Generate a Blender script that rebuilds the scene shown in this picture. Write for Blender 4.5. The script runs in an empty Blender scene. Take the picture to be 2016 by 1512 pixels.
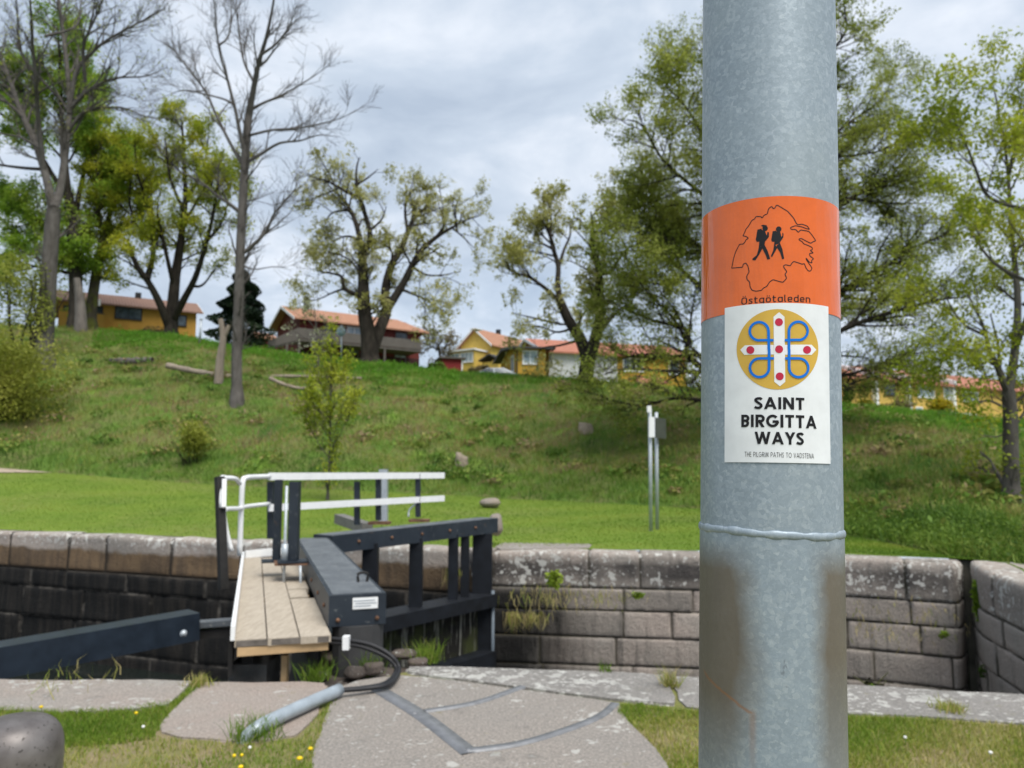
import bpy, bmesh, math, random
import numpy as np
from mathutils import Vector, Matrix
SC = bpy.context.scene
COL = SC.collection
R_ = math.radians
# ------------------------------------------------------------------ camera, sky, sun, exposure
F, PITCH, EYE = 1500.0, R_(6.24), 1.5
cam_d = bpy.data.cameras.new('camera'); cam = bpy.data.objects.new('camera', cam_d); COL.objects.link(cam)
cam.location = (0, 0, EYE); cam.rotation_euler = (R_(90) + PITCH, 0, 0)
cam_d.sensor_width = 36; cam_d.lens = F / 2016 * 36; cam_d.clip_start = 0.02; cam_d.clip_end = 4000
cam_d.dof.use_dof = True; cam_d.dof.focus_distance = 0.675; cam_d.dof.aperture_fstop = 11.5
SC.camera = cam
SUN_EL, SUN_AZ = R_(60), R_(150)          # azimuth from +Y clockwise: behind the camera, to the right
w = bpy.data.worlds.new('World'); SC.world = w; w.use_nodes = True
nt = w.node_tree; nt.nodes.clear()
def wn(t, **k):
    n = nt.nodes.new(t)
    for a, b in k.items(): setattr(n, a, b)
    return n
L = nt.links.new
sky = wn('ShaderNodeTexSky', sky_type='NISHITA'); sky.sun_disc = False
sky.sun_elevation = SUN_EL; sky.sun_rotation = SUN_AZ
tc = wn('ShaderNodeTexCoord'); sep = wn('ShaderNodeSeparateXYZ'); L(tc.outputs['Generated'], sep.inputs[0])
ad = wn('ShaderNodeMath', operation='ADD'); L(sep.outputs['Z'], ad.inputs[0]); ad.inputs[1].default_value = 0.28
mx = wn('ShaderNodeMath', operation='MAXIMUM'); L(ad.outputs[0], mx.inputs[0]); mx.inputs[1].default_value = 0.1
dv = wn('ShaderNodeVectorMath', operation='DIVIDE'); L(tc.outputs['Generated'], dv.inputs[0]); L(mx.outputs[0], dv.inputs[1])
no = wn('ShaderNodeTexNoise'); L(dv.outputs[0], no.inputs['Vector'])
no.inputs['Scale'].default_value = 3.1; no.inputs['Detail'].default_value = 8; no.inputs['Roughness'].default_value = 0.56; no.inputs['Distortion'].default_value = 0.3
rp = wn('ShaderNodeValToRGB'); L(no.outputs[0], rp.inputs[0])
e = rp.color_ramp.elements
e[0].position = 0.33; e[0].color = (3.0, 3.55, 4.35, 1); e[1].position = 0.68; e[1].color = (5.5, 5.85, 6.4, 1)
q = rp.color_ramp.elements.new(0.5); q.color = (3.85, 4.4, 5.15, 1)
no2 = wn('ShaderNodeTexNoise'); L(dv.outputs[0], no2.inputs['Vector']); no2.inputs['Scale'].default_value = 1.1; no2.inputs['Detail'].default_value = 4
mr = wn('ShaderNodeMapRange'); L(no2.outputs[0], mr.inputs[0]); mr.inputs[1].default_value = .3; mr.inputs[2].default_value = .6; mr.inputs[3].default_value = 0.8; mr.inputs[4].default_value = 0.97
mc = wn('ShaderNodeMix', data_type='RGBA'); L(mr.outputs[0], mc.inputs[0]); L(sky.outputs[0], mc.inputs[6]); L(rp.outputs[0], mc.inputs[7])
bg = wn('ShaderNodeBackground'); bg.inputs['Strength'].default_value = 0.1; L(mc.outputs[2], bg.inputs['Color'])
wo = wn('ShaderNodeOutputWorld'); L(bg.outputs[0], wo.inputs[0])
sl = bpy.data.lights.new('sun', 'SUN'); sl.energy = 2.5; sl.angle = R_(38); sl.color = (1, .955, .89)
so = bpy.data.objects.new('sun', sl); COL.objects.link(so)
sd = Vector((math.sin(SUN_AZ) * math.cos(SUN_EL), math.cos(SUN_AZ) * math.cos(SUN_EL), math.sin(SUN_EL)))
so.rotation_euler = sd.to_track_quat('Z', 'Y').to_euler(); so.location = (10, -20, 40)
vs = SC.view_settings; vs.view_transform = 'Standard'; vs.look = 'None'; vs.exposure = 0.74; vs.gamma = 1
SC.render.engine = 'CYCLES'
SC.cycles.use_denoising = True
SC.cycles.max_bounces = 8; SC.cycles.transparent_max_bounces = 4
# ------------------------------------------------------------------ projection helpers
CP, SP = math.cos(PITCH), math.sin(PITCH)
def ray(x, y):
    u, v = (x - 1008) / F, (756 - y) / F
    return np.array([u, CP - v * SP, SP + v * CP])
CAM = np.array([0, 0, EYE])
def P(x, y, Y):
    d = ray(x, y); return CAM + d * (Y / d[1])
def G(x, y, z=0.0):
    d = ray(x, y); return CAM + d * ((z - EYE) / d[2])
def catmull(pts, n):
    p = np.asarray(pts, float)
    if len(p) < 3: 
        t = np.linspace(0, 1, max(n, 2))[:, None]; return p[0] + (p[-1] - p[0]) * t
    q = np.vstack([2 * p[0] - p[1], p, 2 * p[-1] - p[-2]]); out = []
    m = max(2, int(round(n / (len(p) - 1))))
    for i in range(1, len(q) - 2):
        for t in np.linspace(0, 1, m, endpoint=False):
            a, b, c, d = q[i - 1], q[i], q[i + 1], q[i + 2]
            out.append(.5 * (2 * b + (c - a) * t + (2 * a - 5 * b + 4 * c - d) * t * t + (3 * b - a - 3 * c + d) * t ** 3))
    out.append(p[-1]); return np.array(out)
# ------------------------------------------------------------------ object helpers
ORG = {}
def props(o, label=None, cat=None, group=None, kind=None):
    for k, v in (('label', label), ('category', cat), ('group', group), ('kind', kind)):
        if v: o[k] = v
    return o
def thing(name, label, cat, loc=(0, 0, 0), group=None, rot=None):
    o = bpy.data.objects.new(name, None); COL.objects.link(o); o.empty_display_size = .2
    o.location = loc
    if rot is not None: o.rotation_euler = rot
    ORG[o.name] = np.array(loc, float) if rot is None else np.zeros(3)
    return props(o, label, cat, group)
def np_mesh(name, V, Fs, mat=None, parent=None, smooth=False, attrs=None, mats=None):
    V = np.asarray(V, float)
    org = ORG.get(parent.name, np.zeros(3)) if parent is not None else np.zeros(3)
    V = V - org
    if isinstance(Fs, np.ndarray): Fs = [Fs]
    me = bpy.data.meshes.new(name)
    me.vertices.add(len(V)); me.vertices.foreach_set('co', V.astype(np.float32).ravel())
    Fs = [np.asarray(f, np.int32) for f in Fs if len(f)]
    tot = np.concatenate([np.full(len(f), f.shape[1], np.int32) for f in Fs]); st = np.concatenate([[0], np.cumsum(tot)[:-1]]).astype(np.int32)
    lv = np.concatenate([f.ravel() for f in Fs])
    me.loops.add(len(lv)); me.loops.foreach_set('vertex_index', lv)
    me.polygons.add(len(tot)); me.polygons.foreach_set('loop_start', st); me.polygons.foreach_set('loop_total', tot)
    if smooth: me.polygons.foreach_set('use_smooth', np.ones(len(tot), bool))
    me.update(calc_edges=True)
    for k, (dom, val) in (attrs or {}).items():
        a = me.attributes.new(k, 'FLOAT', dom); a.data.foreach_set('value', np.asarray(val, np.float32))
    if mat: me.materials.append(mat)
    o = bpy.data.objects.new(name, me); COL.objects.link(o)
    if parent is not None: o.parent = parent
    ORG[o.name] = org
    return o
def bm_obj(name, bm, mat, parent=None, smooth=False, bevel=0, seg=2, autos=None):
    if bevel:
        bmesh.ops.bevel(bm, geom=[e for e in bm.edges if e.is_manifold and e.calc_face_angle(0) > .5], offset=bevel, segments=seg, affect='EDGES', clamp_overlap=True)
    bmesh.ops.recalc_face_normals(bm, faces=bm.faces)
    org = ORG.get(parent.name, np.zeros(3)) if parent is not None else np.zeros(3)
    bmesh.ops.translate(bm, vec=Vector(-org), verts=bm.verts)
    me = bpy.data.meshes.new(name); bm.to_mesh(me); bm.free()
    if smooth: me.polygons.foreach_set('use_smooth', np.ones(len(me.polygons), bool))
    if mat: me.materials.append(mat)
    o = bpy.data.objects.new(name, me); COL.objects.link(o)
    if parent is not None: o.parent = parent
    ORG[o.name] = org
    return o
def hexa(bm, c8):
    v = [bm.verts.new(Vector(c)) for c in c8]
    for f in ((0, 1, 2, 3), (7, 6, 5, 4), (0, 4, 5, 1), (1, 5, 6, 2), (2, 6, 7, 3), (3, 7, 4, 0)): bm.faces.new([v[i] for i in f])
def box(bm, lo, hi, M=None):
    x0, y0, z0 = lo; x1, y1, z1 = hi
    c = [(x0, y0, z0), (x1, y0, z0), (x1, y1, z0), (x0, y1, z0), (x0, y0, z1), (x1, y0, z1), (x1, y1, z1), (x0, y1, z1)]
    if M is not None: c = [M @ Vector(a) for a in c]
    hexa(bm, c)
def beam(bm, A, B, wd, ht, top=False):
    """bar from A to B, width across (horizontal), height; top: A,B lie on the top face's centre line"""
    A, B = Vector(A), Vector(B); d = (B - A).normalized()
    s = d.cross(Vector((0, 0, 1)))
    s = Vector((1, 0, 0)) if s.length < .05 else s.normalized()
    u = s.cross(d).normalized()
    a, b = s * wd / 2, u * ht / 2
    off = -b if top else Vector((0, 0, 0))
    hexa(bm, [A - a - b + off, A + a - b + off, A + a + b + off, A - a + b + off, B - a - b + off, B + a - b + off, B + a + b + off, B - a + b + off])
def prism(bm, pts, z0, z1):
    lo = [bm.verts.new((p[0], p[1], z0)) for p in pts]; hi = [bm.verts.new((p[0], p[1], z1)) for p in pts]
    n = len(pts); bm.faces.new(lo[::-1]); bm.faces.new(hi)
    for i in range(n): bm.faces.new([lo[i], lo[(i + 1) % n], hi[(i + 1) % n], hi[i]])
def tube(pts, rad, k=8):
    pts = np.asarray(pts, float); n = len(pts); rad = np.broadcast_to(np.asarray(rad, float), (n,))
    t = np.gradient(pts, axis=0); t /= np.linalg.norm(t, axis=1)[:, None] + 1e-9
    m = t.mean(0); ref = np.eye(3)[np.argmin(np.abs(m))]
    u = np.cross(t, ref); u /= np.linalg.norm(u, axis=1)[:, None] + 1e-9
    v = np.cross(t, u)
    a = np.arange(k) / k * 2 * np.pi
    V = pts[:, None] + rad[:, None, None] * (np.cos(a)[None, :, None] * u[:, None] + np.sin(a)[None, :, None] * v[:, None])
    i = np.arange(n - 1)[:, None] * k; j = np.arange(k)[None]; j2 = (j + 1) % k
    Fq = np.stack([i + j, i + j2, i + k + j2, i + k + j], -1).reshape(-1, 4)
    return V.reshape(-1, 3), Fq
def tubes(lst):
    Vs, Fs, n = [], [], 0
    for p, r, k in lst:
        V, f = tube(p, r, k); Vs.append(V); Fs.append(f + n); n += len(V)
    return np.concatenate(Vs), np.concatenate(Fs)
def tube_obj(name, pts, r, mat, parent=None, k=12):
    V, f = tube(pts, r, k); n = len(V) // k
    caps = np.array([np.arange(k)[::-1], np.arange(k) + (n - 1) * k])
    return np_mesh(name, V, [f, caps], mat, parent, smooth=True)
def lathe(name, prof, c, mat, parent=None, k=40, smooth=True):
    a = np.arange(k) / k * 2 * np.pi
    prof = np.asarray(prof, float)
    V = np.stack([c[0] + prof[:, None, 0] * np.cos(a), c[1] + prof[:, None, 0] * np.sin(a), c[2] + prof[:, None, 1] + 0 * a], -1).reshape(-1, 3)
    n = len(prof); i = np.arange(n - 1)[:, None] * k; j = np.arange(k)[None]; j2 = (j + 1) % k
    return np_mesh(name, V, np.stack([i + j, i + j2, i + k + j2, i + k + j], -1).reshape(-1, 4), mat, parent, smooth)
# ------------------------------------------------------------------ material helper
class NT:
    def __init__(s, name, rough=.8, metal=0., spec=.35):
        s.mat = bpy.data.materials.new(name); s.mat.use_nodes = True
        s.t = s.mat.node_tree; s.b = s.t.nodes['Principled BSDF']
        s.b.inputs['Roughness'].default_value = rough; s.b.inputs['Metallic'].default_value = metal
        s.b.inputs['Specular IOR Level'].default_value = spec
    def put(s, sock, v):
        if isinstance(v, bpy.types.NodeSocket): s.t.links.new(v, sock)
        elif v is not None:
            if hasattr(sock.default_value, '__len__') and not hasattr(v, '__len__'): v = (v,) * len(sock.default_value)
            if hasattr(v, '__len__') and len(v) == 3 and len(sock.default_value) == 4: v = tuple(v) + (1,)
            sock.default_value = v
    def node(s, t, **k):
        n = s.t.nodes.new(t)
        for a, b in k.items(): setattr(n, a, b)
        return n
    def pos(s, scale=None, obj=False):
        o = s.node('ShaderNodeTexCoord').outputs['Object'] if obj else s.node('ShaderNodeNewGeometry').outputs['Position']
        if scale is None: return o
        n = s.node('ShaderNodeVectorMath', operation='MULTIPLY'); s.put(n.inputs[0], o); n.inputs[1].default_value = scale
        return n.outputs[0]
    def xyz(s, v=None):
        n = s.node('ShaderNodeSeparateXYZ'); s.put(n.inputs[0], v if v is not None else s.pos()); return n.outputs
    def noise(s, scale, detail=4, rough=.55, vec=None, dist=0):
        n = s.node('ShaderNodeTexNoise'); s.put(n.inputs['Vector'], vec if vec is not None else s.pos())
        n.inputs['Scale'].default_value = scale; n.inputs['Detail'].default_value = detail; n.inputs['Roughness'].default_value = rough; n.inputs['Distortion'].default_value = dist
        return n.outputs[0]
    def voro(s, scale, vec=None, feature='F1', out=0, rnd=1):
        n = s.node('ShaderNodeTexVoronoi', feature=feature); s.put(n.inputs['Vector'], vec if vec is not None else s.pos()); n.inputs['Scale'].default_value = scale
        n.inputs['Randomness'].default_value = rnd
        return n.outputs[out]
    def rng(s, v, a, b, c=0., d=1., smooth=False):
        n = s.node('ShaderNodeMapRange'); s.put(n.inputs[0], v)
        if smooth: n.interpolation_type = 'SMOOTHSTEP'
        for i, x in enumerate((a, b, c, d)): n.inputs[i + 1].default_value = x
        return n.outputs[0]
    def ramp(s, v, stops):
        n = s.node('ShaderNodeValToRGB'); s.put(n.inputs[0], v); el = n.color_ramp.elements
        el[0].position = stops[0][0]; el[0].color = tuple(stops[0][1]) + (1,); el[1].position = stops[-1][0]; el[1].color = tuple(stops[-1][1]) + (1,)
        for p_, c in stops[1:-1]:
            q = el.new(p_); q.color = tuple(c) + (1,)
        return n.outputs[0]
    def mix(s, f, a, b, mode='MIX'):
        n = s.node('ShaderNodeMix', data_type='RGBA', blend_type=mode); s.put(n.inputs[0], f); s.put(n.inputs[6], a); s.put(n.inputs[7], b); return n.outputs[2]
    def m(s, op, a, b=0.):
        n = s.node('ShaderNodeMath', operation=op); s.put(n.inputs[0], a); s.put(n.inputs[1], b); return n.outputs[0]
    def attr(s, name):
        return s.node('ShaderNodeAttribute', attribute_name=name).outputs['Fac']
    def bump(s, h, strength=.3, dist=.02):
        n = s.node('ShaderNodeBump'); n.inputs['Strength'].default_value = strength; n.inputs['Distance'].default_value = dist; s.put(n.inputs['Height'], h)
        s.t.links.new(n.outputs[0], s.b.inputs['Normal'])
    def col(s, v): s.put(s.b.inputs['Base Color'], v); return s.mat
    def rough(s, v): s.put(s.b.inputs['Roughness'], v)
def plain(name, c, rough=.7, var=.18, scale=6, metal=0., bump=0., spec=.35):
    k = NT(name, rough, metal, spec); c = np.array(c)
    n = k.noise(scale, 5)
    if bump: k.bump(k.noise(scale * 6, 4), bump, .01)
    return k.col(k.mix(k.rng(n, .3, .7), tuple(c * (1 - var)), tuple(np.minimum(c * (1 + var), .95))))
def leafmat(name, stops, trans=.45):
    k = NT(name, .6, 0, .25)
    c = k.ramp(k.attr('tone'), stops); k.col(c)
    tr = k.node('ShaderNodeBsdfTranslucent'); k.put(tr.inputs[0], c)
    mxs = k.node('ShaderNodeMixShader'); mxs.inputs[0].default_value = trans
    out = k.t.nodes['Material Output']
    k.t.links.new(k.b.outputs[0], mxs.inputs[1]); k.t.links.new(tr.outputs[0], mxs.inputs[2]); k.t.links.new(mxs.outputs[0], out.inputs[0])
    return k.mat
def granite(name, a, b, lichen=.0, lscale=9., speck=.35, dirt=0.):
    k = NT(name, .85, 0, .25)
    c = k.mix(k.rng(k.noise(1.3, 3), .35, .65), a, b)
    c = k.mix(speck, c, k.ramp(k.noise(60, 4, .8), [(.36, (.04, .035, .03)), (.5, (.3, .27, .25)), (.66, (.72, .67, .63))]), 'OVERLAY')
    if dirt: c = k.mix(k.rng(k.noise(2.1, 5, .65), .5, .62, 0, dirt), c, (.05, .045, .04))
    if lichen:
        area = k.rng(k.noise(lscale * .16, 3), .34, .62, -.06, .055)
        n1 = k.m('ADD', k.noise(lscale, 3, .55, None, .1), area); th = .70 - lichen * .22
        c = k.mix(k.rng(n1, th, th + .05, 0, .75), c, k.mix(k.noise(70, 3), (.40, .39, .355), (.62, .61, .57)))
        n2 = k.m('ADD', k.noise(lscale * 3.1, 3, .6, k.pos((1.0, 1.03, 1)), .4), area); c = k.mix(k.rng(n2, th + .02, th + .06, 0, .7), c, (.58, .57, .53))
        c = k.mix(k.rng(k.noise(lscale * .5, 5, .65), .58, .68, 0, .35), c, (.085, .08, .072))
        c = k.mix(k.rng(k.noise(5, 5, .7), .63, .70, 0, .45), c, (.19, .17, .06))
    k.bump(k.m('ADD', k.noise(70, 5, .65), k.m('MULTIPLY', k.noise(9, 5, .65), 2.0)), .7, .018)
    return k.col(c)
MAT = {}
rng = np.random.default_rng(7)
# ------------------------------------------------------------------ terrain
WALLPX = [(-900, 1015), (-300, 1036), (0, 1046), (430, 1064), (960, 1085), (1380, 1091), (1660, 1099), (1900, 1110), (1960, 1118), (2016, 1148), (2150, 1205), (2500, 1235)]
L0x = np.array([q[0] for q in WALLPX], float); L0Y = np.array([G(*q)[1] for q in WALLPX]) + .55
L1 = [(-1500, 905, 34), (-300, 915, 32), (0, 922, 30), (300, 946, 28.5), (450, 956, 28), (900, 975, 26.5), (1000, 982, 26), (1380, 1002, 22), (1660, 1056, 16.2), (1850, 1097, 13.3), (2016, 1128, 11.9), (2300, 1170, 10.6), (3200, 1180, 10.5)]
L2 = [(-1500, 610, 52), (-300, 632, 52), (0, 640, 52), (150, 648, 52), (330, 664, 51), (470, 688, 50), (600, 704, 50), (730, 716, 49), (870, 733, 48), (1050, 747, 47), (1200, 758, 45), (1350, 768, 44), (1660, 800, 42), (1800, 814, 41), (1960, 832, 40), (2100, 842, 39), (3200, 850, 38)]
def ztab(tab): return np.array([t[0] for t in tab], float), np.array([t[2] for t in tab], float), np.array([P(*t)[2] for t in tab])
L1x, L1Y, L1Z = ztab(L1); L2x, L2Y, L2Z = ztab(L2)
def lump(X, Y):
    s = 0
    for fx, fy, ph, a in ((.9, .7, 0, .10), (1.7, -1.3, 1.3, .07), (-.5, 1.9, 2.1, .09), (3.1, 2.3, .4, .05), (-3.7, 2.9, 5, .05), (.33, .21, 4, .22)): s = s + a * np.sin(fx * X + fy * Y + ph)
    return s
def zfun(X, Y):
    X, Y = np.asarray(X, float), np.asarray(Y, float)
    x = 1008 + F * X / np.maximum(Y, .5)
    Y0 = np.interp(x, L0x, L0Y); Y1 = np.interp(x, L1x, L1Y); Y2 = np.interp(x, L2x, L2Y); z1 = np.interp(x, L1x, L1Z); z2 = np.interp(x, L2x, L2Z)
    ta = np.clip((Y - Y0) / np.maximum(Y1 - Y0, .1), 0, 1); za = z1 * ta ** 1.25
    tb = np.clip((Y - Y1) / (Y2 - Y1), 0, 1); zb = z1 + (z2 - z1) * (1 - (1 - tb) ** 1.22) + lump(X, Y) * np.clip(tb * 6, 0, 1) * np.clip((1 - tb) * 5, 0.15, 1)
    tcx = np.clip((Y - Y2) / 30, 0, 1)
    return np.where(Y < Y1, za, np.where(Y < Y2, zb, z2 + 1.6 * tcx + .02))
def hit(px, py):
    d = ray(px, py); Ys = np.arange(9, 130, .05); q = CAM + d * (Ys / d[1])[:, None]
    b = q[:, 2] <= zfun(q[:, 0], q[:, 1])
    b &= Ys > 10
    if not b.any():
        x = px; Y = float(np.interp(x, L2x, L2Y)) + .5; q0 = P(px, py, Y); return np.array([q0[0], Y, float(zfun(q0[0], Y))])
    return q[np.argmax(b)]
cols = np.concatenate([np.linspace(-1500, -150, 40, endpoint=False), np.linspace(-150, 2200, 200), np.linspace(2220, 3200, 24)])
def terrain(name, rows_fn, mat):
    V, nr = [], None
    for x in cols:
        Y0 = np.interp(x, L0x, L0Y); Y1 = np.interp(x, L1x, L1Y); Y2 = np.interp(x, L2x, L2Y)
        Ys = rows_fn(Y0, Y1, Y2); Xs = (x - 1008) / F * Ys
        V.append(np.stack([Xs, Ys, zfun(Xs, Ys)], -1)); nr = len(Ys)
    V = np.concatenate(V); i = np.arange(len(cols) - 1)[:, None] * nr; j = np.arange(nr - 1)[None]
    Fq = np.stack([i + j, i + nr + j, i + nr + j + 1, i + j + 1], -1).reshape(-1, 4)
    return np_mesh(name, V, Fq, mat, None, True)
k = NT('lawn_grass', .9, 0, .15)
c = k.mix(k.rng(k.noise(.5, 4), .3, .7), (.115, .19, .022), (.175, .245, .032))
c = k.mix(k.rng(k.noise(3, 5, .7, k.pos((.5, 1.6, 1))), .45, .7, 0, .6), c, (.21, .235, .05))
c = k.mix(k.rng(k.noise(28, 3), .35, .75, 0, .5), c, (.06, .12, .014))
wz = k.m('ADD', k.xyz()[1], k.m('MULTIPLY', k.noise(.8, 4), 2.6))
c = k.mix(k.m('MULTIPLY', k.rng(k.noise(9, 5, .7), .40, .62), k.rng(k.noise(.22, 2), .48, .60, 0, .35)), c, (.25, .21, .10))
k.bump(k.noise(40, 4), .6, .04)
MAT['lawn'] = k.col(c)
k = NT('bank_herbs', .95, 0, .1)
c = k.ramp(k.noise(.42, 6, .62), [(.32, (.07, .15, .028)), (.46, (.14, .24, .042)), (.55, (.20, .22, .075)), (.66, (.20, .33, .05))])
c = k.mix(k.rng(k.noise(1.4, 5, .7), .5, .68, 0, .7), c, (.22, .17, .09))
c = k.mix(k.rng(k.noise(6, 4, .7), .45, .7, 0, .5), c, (.05, .09, .02))
k.bump(k.noise(5, 6, .7), 1., .25)
MAT['bank'] = k.col(c)
ss = lambda n: np.linspace(0, 1, n)
o = terrain('lawn', lambda a, b, c: a + (b - a) * ss(18), MAT['lawn']); props(o, kind='structure')
o = terrain('hillside', lambda a, b, c: np.concatenate([b + (c - b) * ss(60), c + np.array([2, 6, 12, 20, 30, 60, 200, 800.])]), MAT['bank']); props(o, kind='structure')
# near side
NEAR = [(-2500, 1318), (-700, 1333), (0, 1338), (390, 1340), (640, 1342), (700, 1334), (800, 1312), (1000, 1317), (1380, 1331), (2016, 1367), (2500, 1392), (4500, 1400)]
npt = [G(*q) for q in NEAR]
k = NT('bare_grass_soil', .95, 0, .1)
c = k.mix(k.rng(k.noise(2.2, 5, .6), .4, .62), (.27, .215, .135), (.16, .19, .05))
c = k.mix(k.rng(k.noise(30, 4, .7), .4, .7, 0, .7), c, (.22, .20, .07))
k.bump(k.noise(45, 5), .8, .03)
MAT['soil'] = k.col(c)
bm = bmesh.new()
pl = [(-90, -60)] + [(p[0], p[1] - .12) for p in npt] + [(90, -60)]
vs_ = [bm.verts.new((p[0], p[1], -.012)) for p in pl]; bmesh.ops.triangulate(bm, faces=[bm.faces.new(vs_)])
props(bm_obj('near_ground', bm, MAT['soil']), kind='structure')
k = NT('dark_water', .06, 0, .5); k.bump(k.noise(2.5, 3), .15, .05)
np_mesh('canal_water', np.array([(-60, 2, -2.75), (40, 2, -2.75), (40, 22, -2.75), (-60, 32, -2.75)]), np.array([[0, 1, 2, 3]]), k.col((.012, .016, .014)))['kind'] = 'structure'
np_mesh('canal_bed', np.array([(-60, 2, -4), (40, 2, -4), (40, 26, -4), (-60, 36, -4)]), np.array([[0, 1, 2, 3]]), plain('mud', (.03, .028, .02)))['kind'] = 'structure'
# ------------------------------------------------------------------ lock walls
def wallmat(name, mode):
    k = NT(name, .85, 0, .2); p = k.pos(); X, Y, Z = k.xyz(p)
    blk = k.attr('blk'); jt = k.attr('joint')
    c = k.mix(k.rng(k.noise(1.2, 4), .35, .65), (.47, .405, .36), (.40, .37, .335))
    c = k.mix(k.rng(blk, 0, 1, .0, .8), c, (.27, .25, .225))
    c = k.mix(.45, c, k.ramp(k.noise(60, 4, .7), [(.35, (.08, .07, .065)), (.5, (.3, .28, .26)), (.66, (.6, .57, .54))]), 'OVERLAY')
    streak = k.noise(3, 4, .6, k.pos((2.2, 2.2, .22)))
    if mode == 'left':
        zz = k.m('ADD', Z, k.m('MULTIPLY', k.noise(2.2, 4), .25))
        brown = k.mix(k.rng(k.m('ADD', k.m('MULTIPLY', streak, .5), k.m('MULTIPLY', k.noise(1.6, 5, .6), .5)), .38, .62), (.185, .125, .072), (.095, .068, .046))
        c = k.mix(k.rng(zz, -.17, -.25), c, brown)
        black = k.mix(k.rng(streak, .45, .7), (.010, .010, .010), (.032, .028, .024))
        c = k.mix(k.rng(k.m('ADD', Z, k.m('MULTIPLY', streak, .1)), -.70, -.76), c, black)
        c = k.mix(k.m('MULTIPLY', k.rng(jt, .3, .8), k.rng(k.noise(2.5, 4, .7), .44, .60, .0, .5)), c, k.mix(k.rng(Z, -.84, -.76), (.20, .18, .155), (.03, .025, .02)))
        c = k.mix(k.m('MULTIPLY', k.rng(jt, .25, .7, 0, .85), k.rng(Z, -.84, -.80)), c, (.03, .025, .02))
        top = k.rng(Z, -.30, -.12)
    else:
        dark = k.m('ADD', X, k.m('MULTIPLY', streak, 1.5))
        c = k.mix(k.m('MULTIPLY', k.rng(dark, 2.2, 1.25), k.rng(Z, -.45, -.75)), c, (.022, .021, .020))
        c = k.mix(k.rng(streak, .54, .68, 0, .5), c, (.08, .075, .068))
        blackish = k.m('MULTIPLY', k.rng(k.m('ADD', Z, k.m('MULTIPLY', k.noise(3, 3), .12)), -.06, -.16), k.rng(Z, -.62, -.40))
        c = k.mix(k.m('MULTIPLY', blackish, k.rng(k.noise(.9, 4, .6), .32, .55, .35 if mode == 'right' else .0, .95 if mode == 'right' else .3)), c, (.055, .050, .048))
        c = k.mix(k.m('MULTIPLY', k.rng(jt, .35, .9, 0, .95), k.rng(k.noise(2.3, 4, .7), .36, .5, .35, 1)), c, (.05, .045, .032))
        top = k.rng(Z, -.64, -.56)
    area = k.rng(k.noise(.7, 3), .36, .6, -.06, .05); n1 = k.m('ADD', k.noise(8.5, 3, .5, None, .1), area); n2 = k.m('ADD', k.noise(20, 3, .6, None, .4), area)
    spot = k.m('MAXIMUM', k.rng(n1, .595, .63), k.rng(n2, .61, .65))
    c = k.mix(k.m('MULTIPLY', k.m('MULTIPLY', spot, top), .85), c, k.mix(k.noise(50, 2), (.50, .49, .45), (.68, .67, .63)))
    k.bump(k.noise(22, 6, .7), .8, .035)
    return k.col(c)
def pathfn(pts, ds):
    pts = np.asarray(pts, float)[:, :2]; sg = np.linalg.norm(np.diff(pts, axis=0), axis=1); s = np.concatenate([[0], np.cumsum(sg)])
    n = int(s[-1] / ds) + 1; t = np.linspace(0, s[-1], n)
    q = np.stack([np.interp(t, s, pts[:, i]) for i in (0, 1)], -1)
    for _ in range(30): q[1:-1] = (q[:-2] + 2 * q[1:-1] + q[2:]) / 4
    tg = np.gradient(q, axis=0); tg /= np.linalg.norm(tg, axis=1)[:, None]
    return t, q, np.stack([tg[:, 1], -tg[:, 0]], -1)          # normal to the right of travel (toward the canal)
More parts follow.
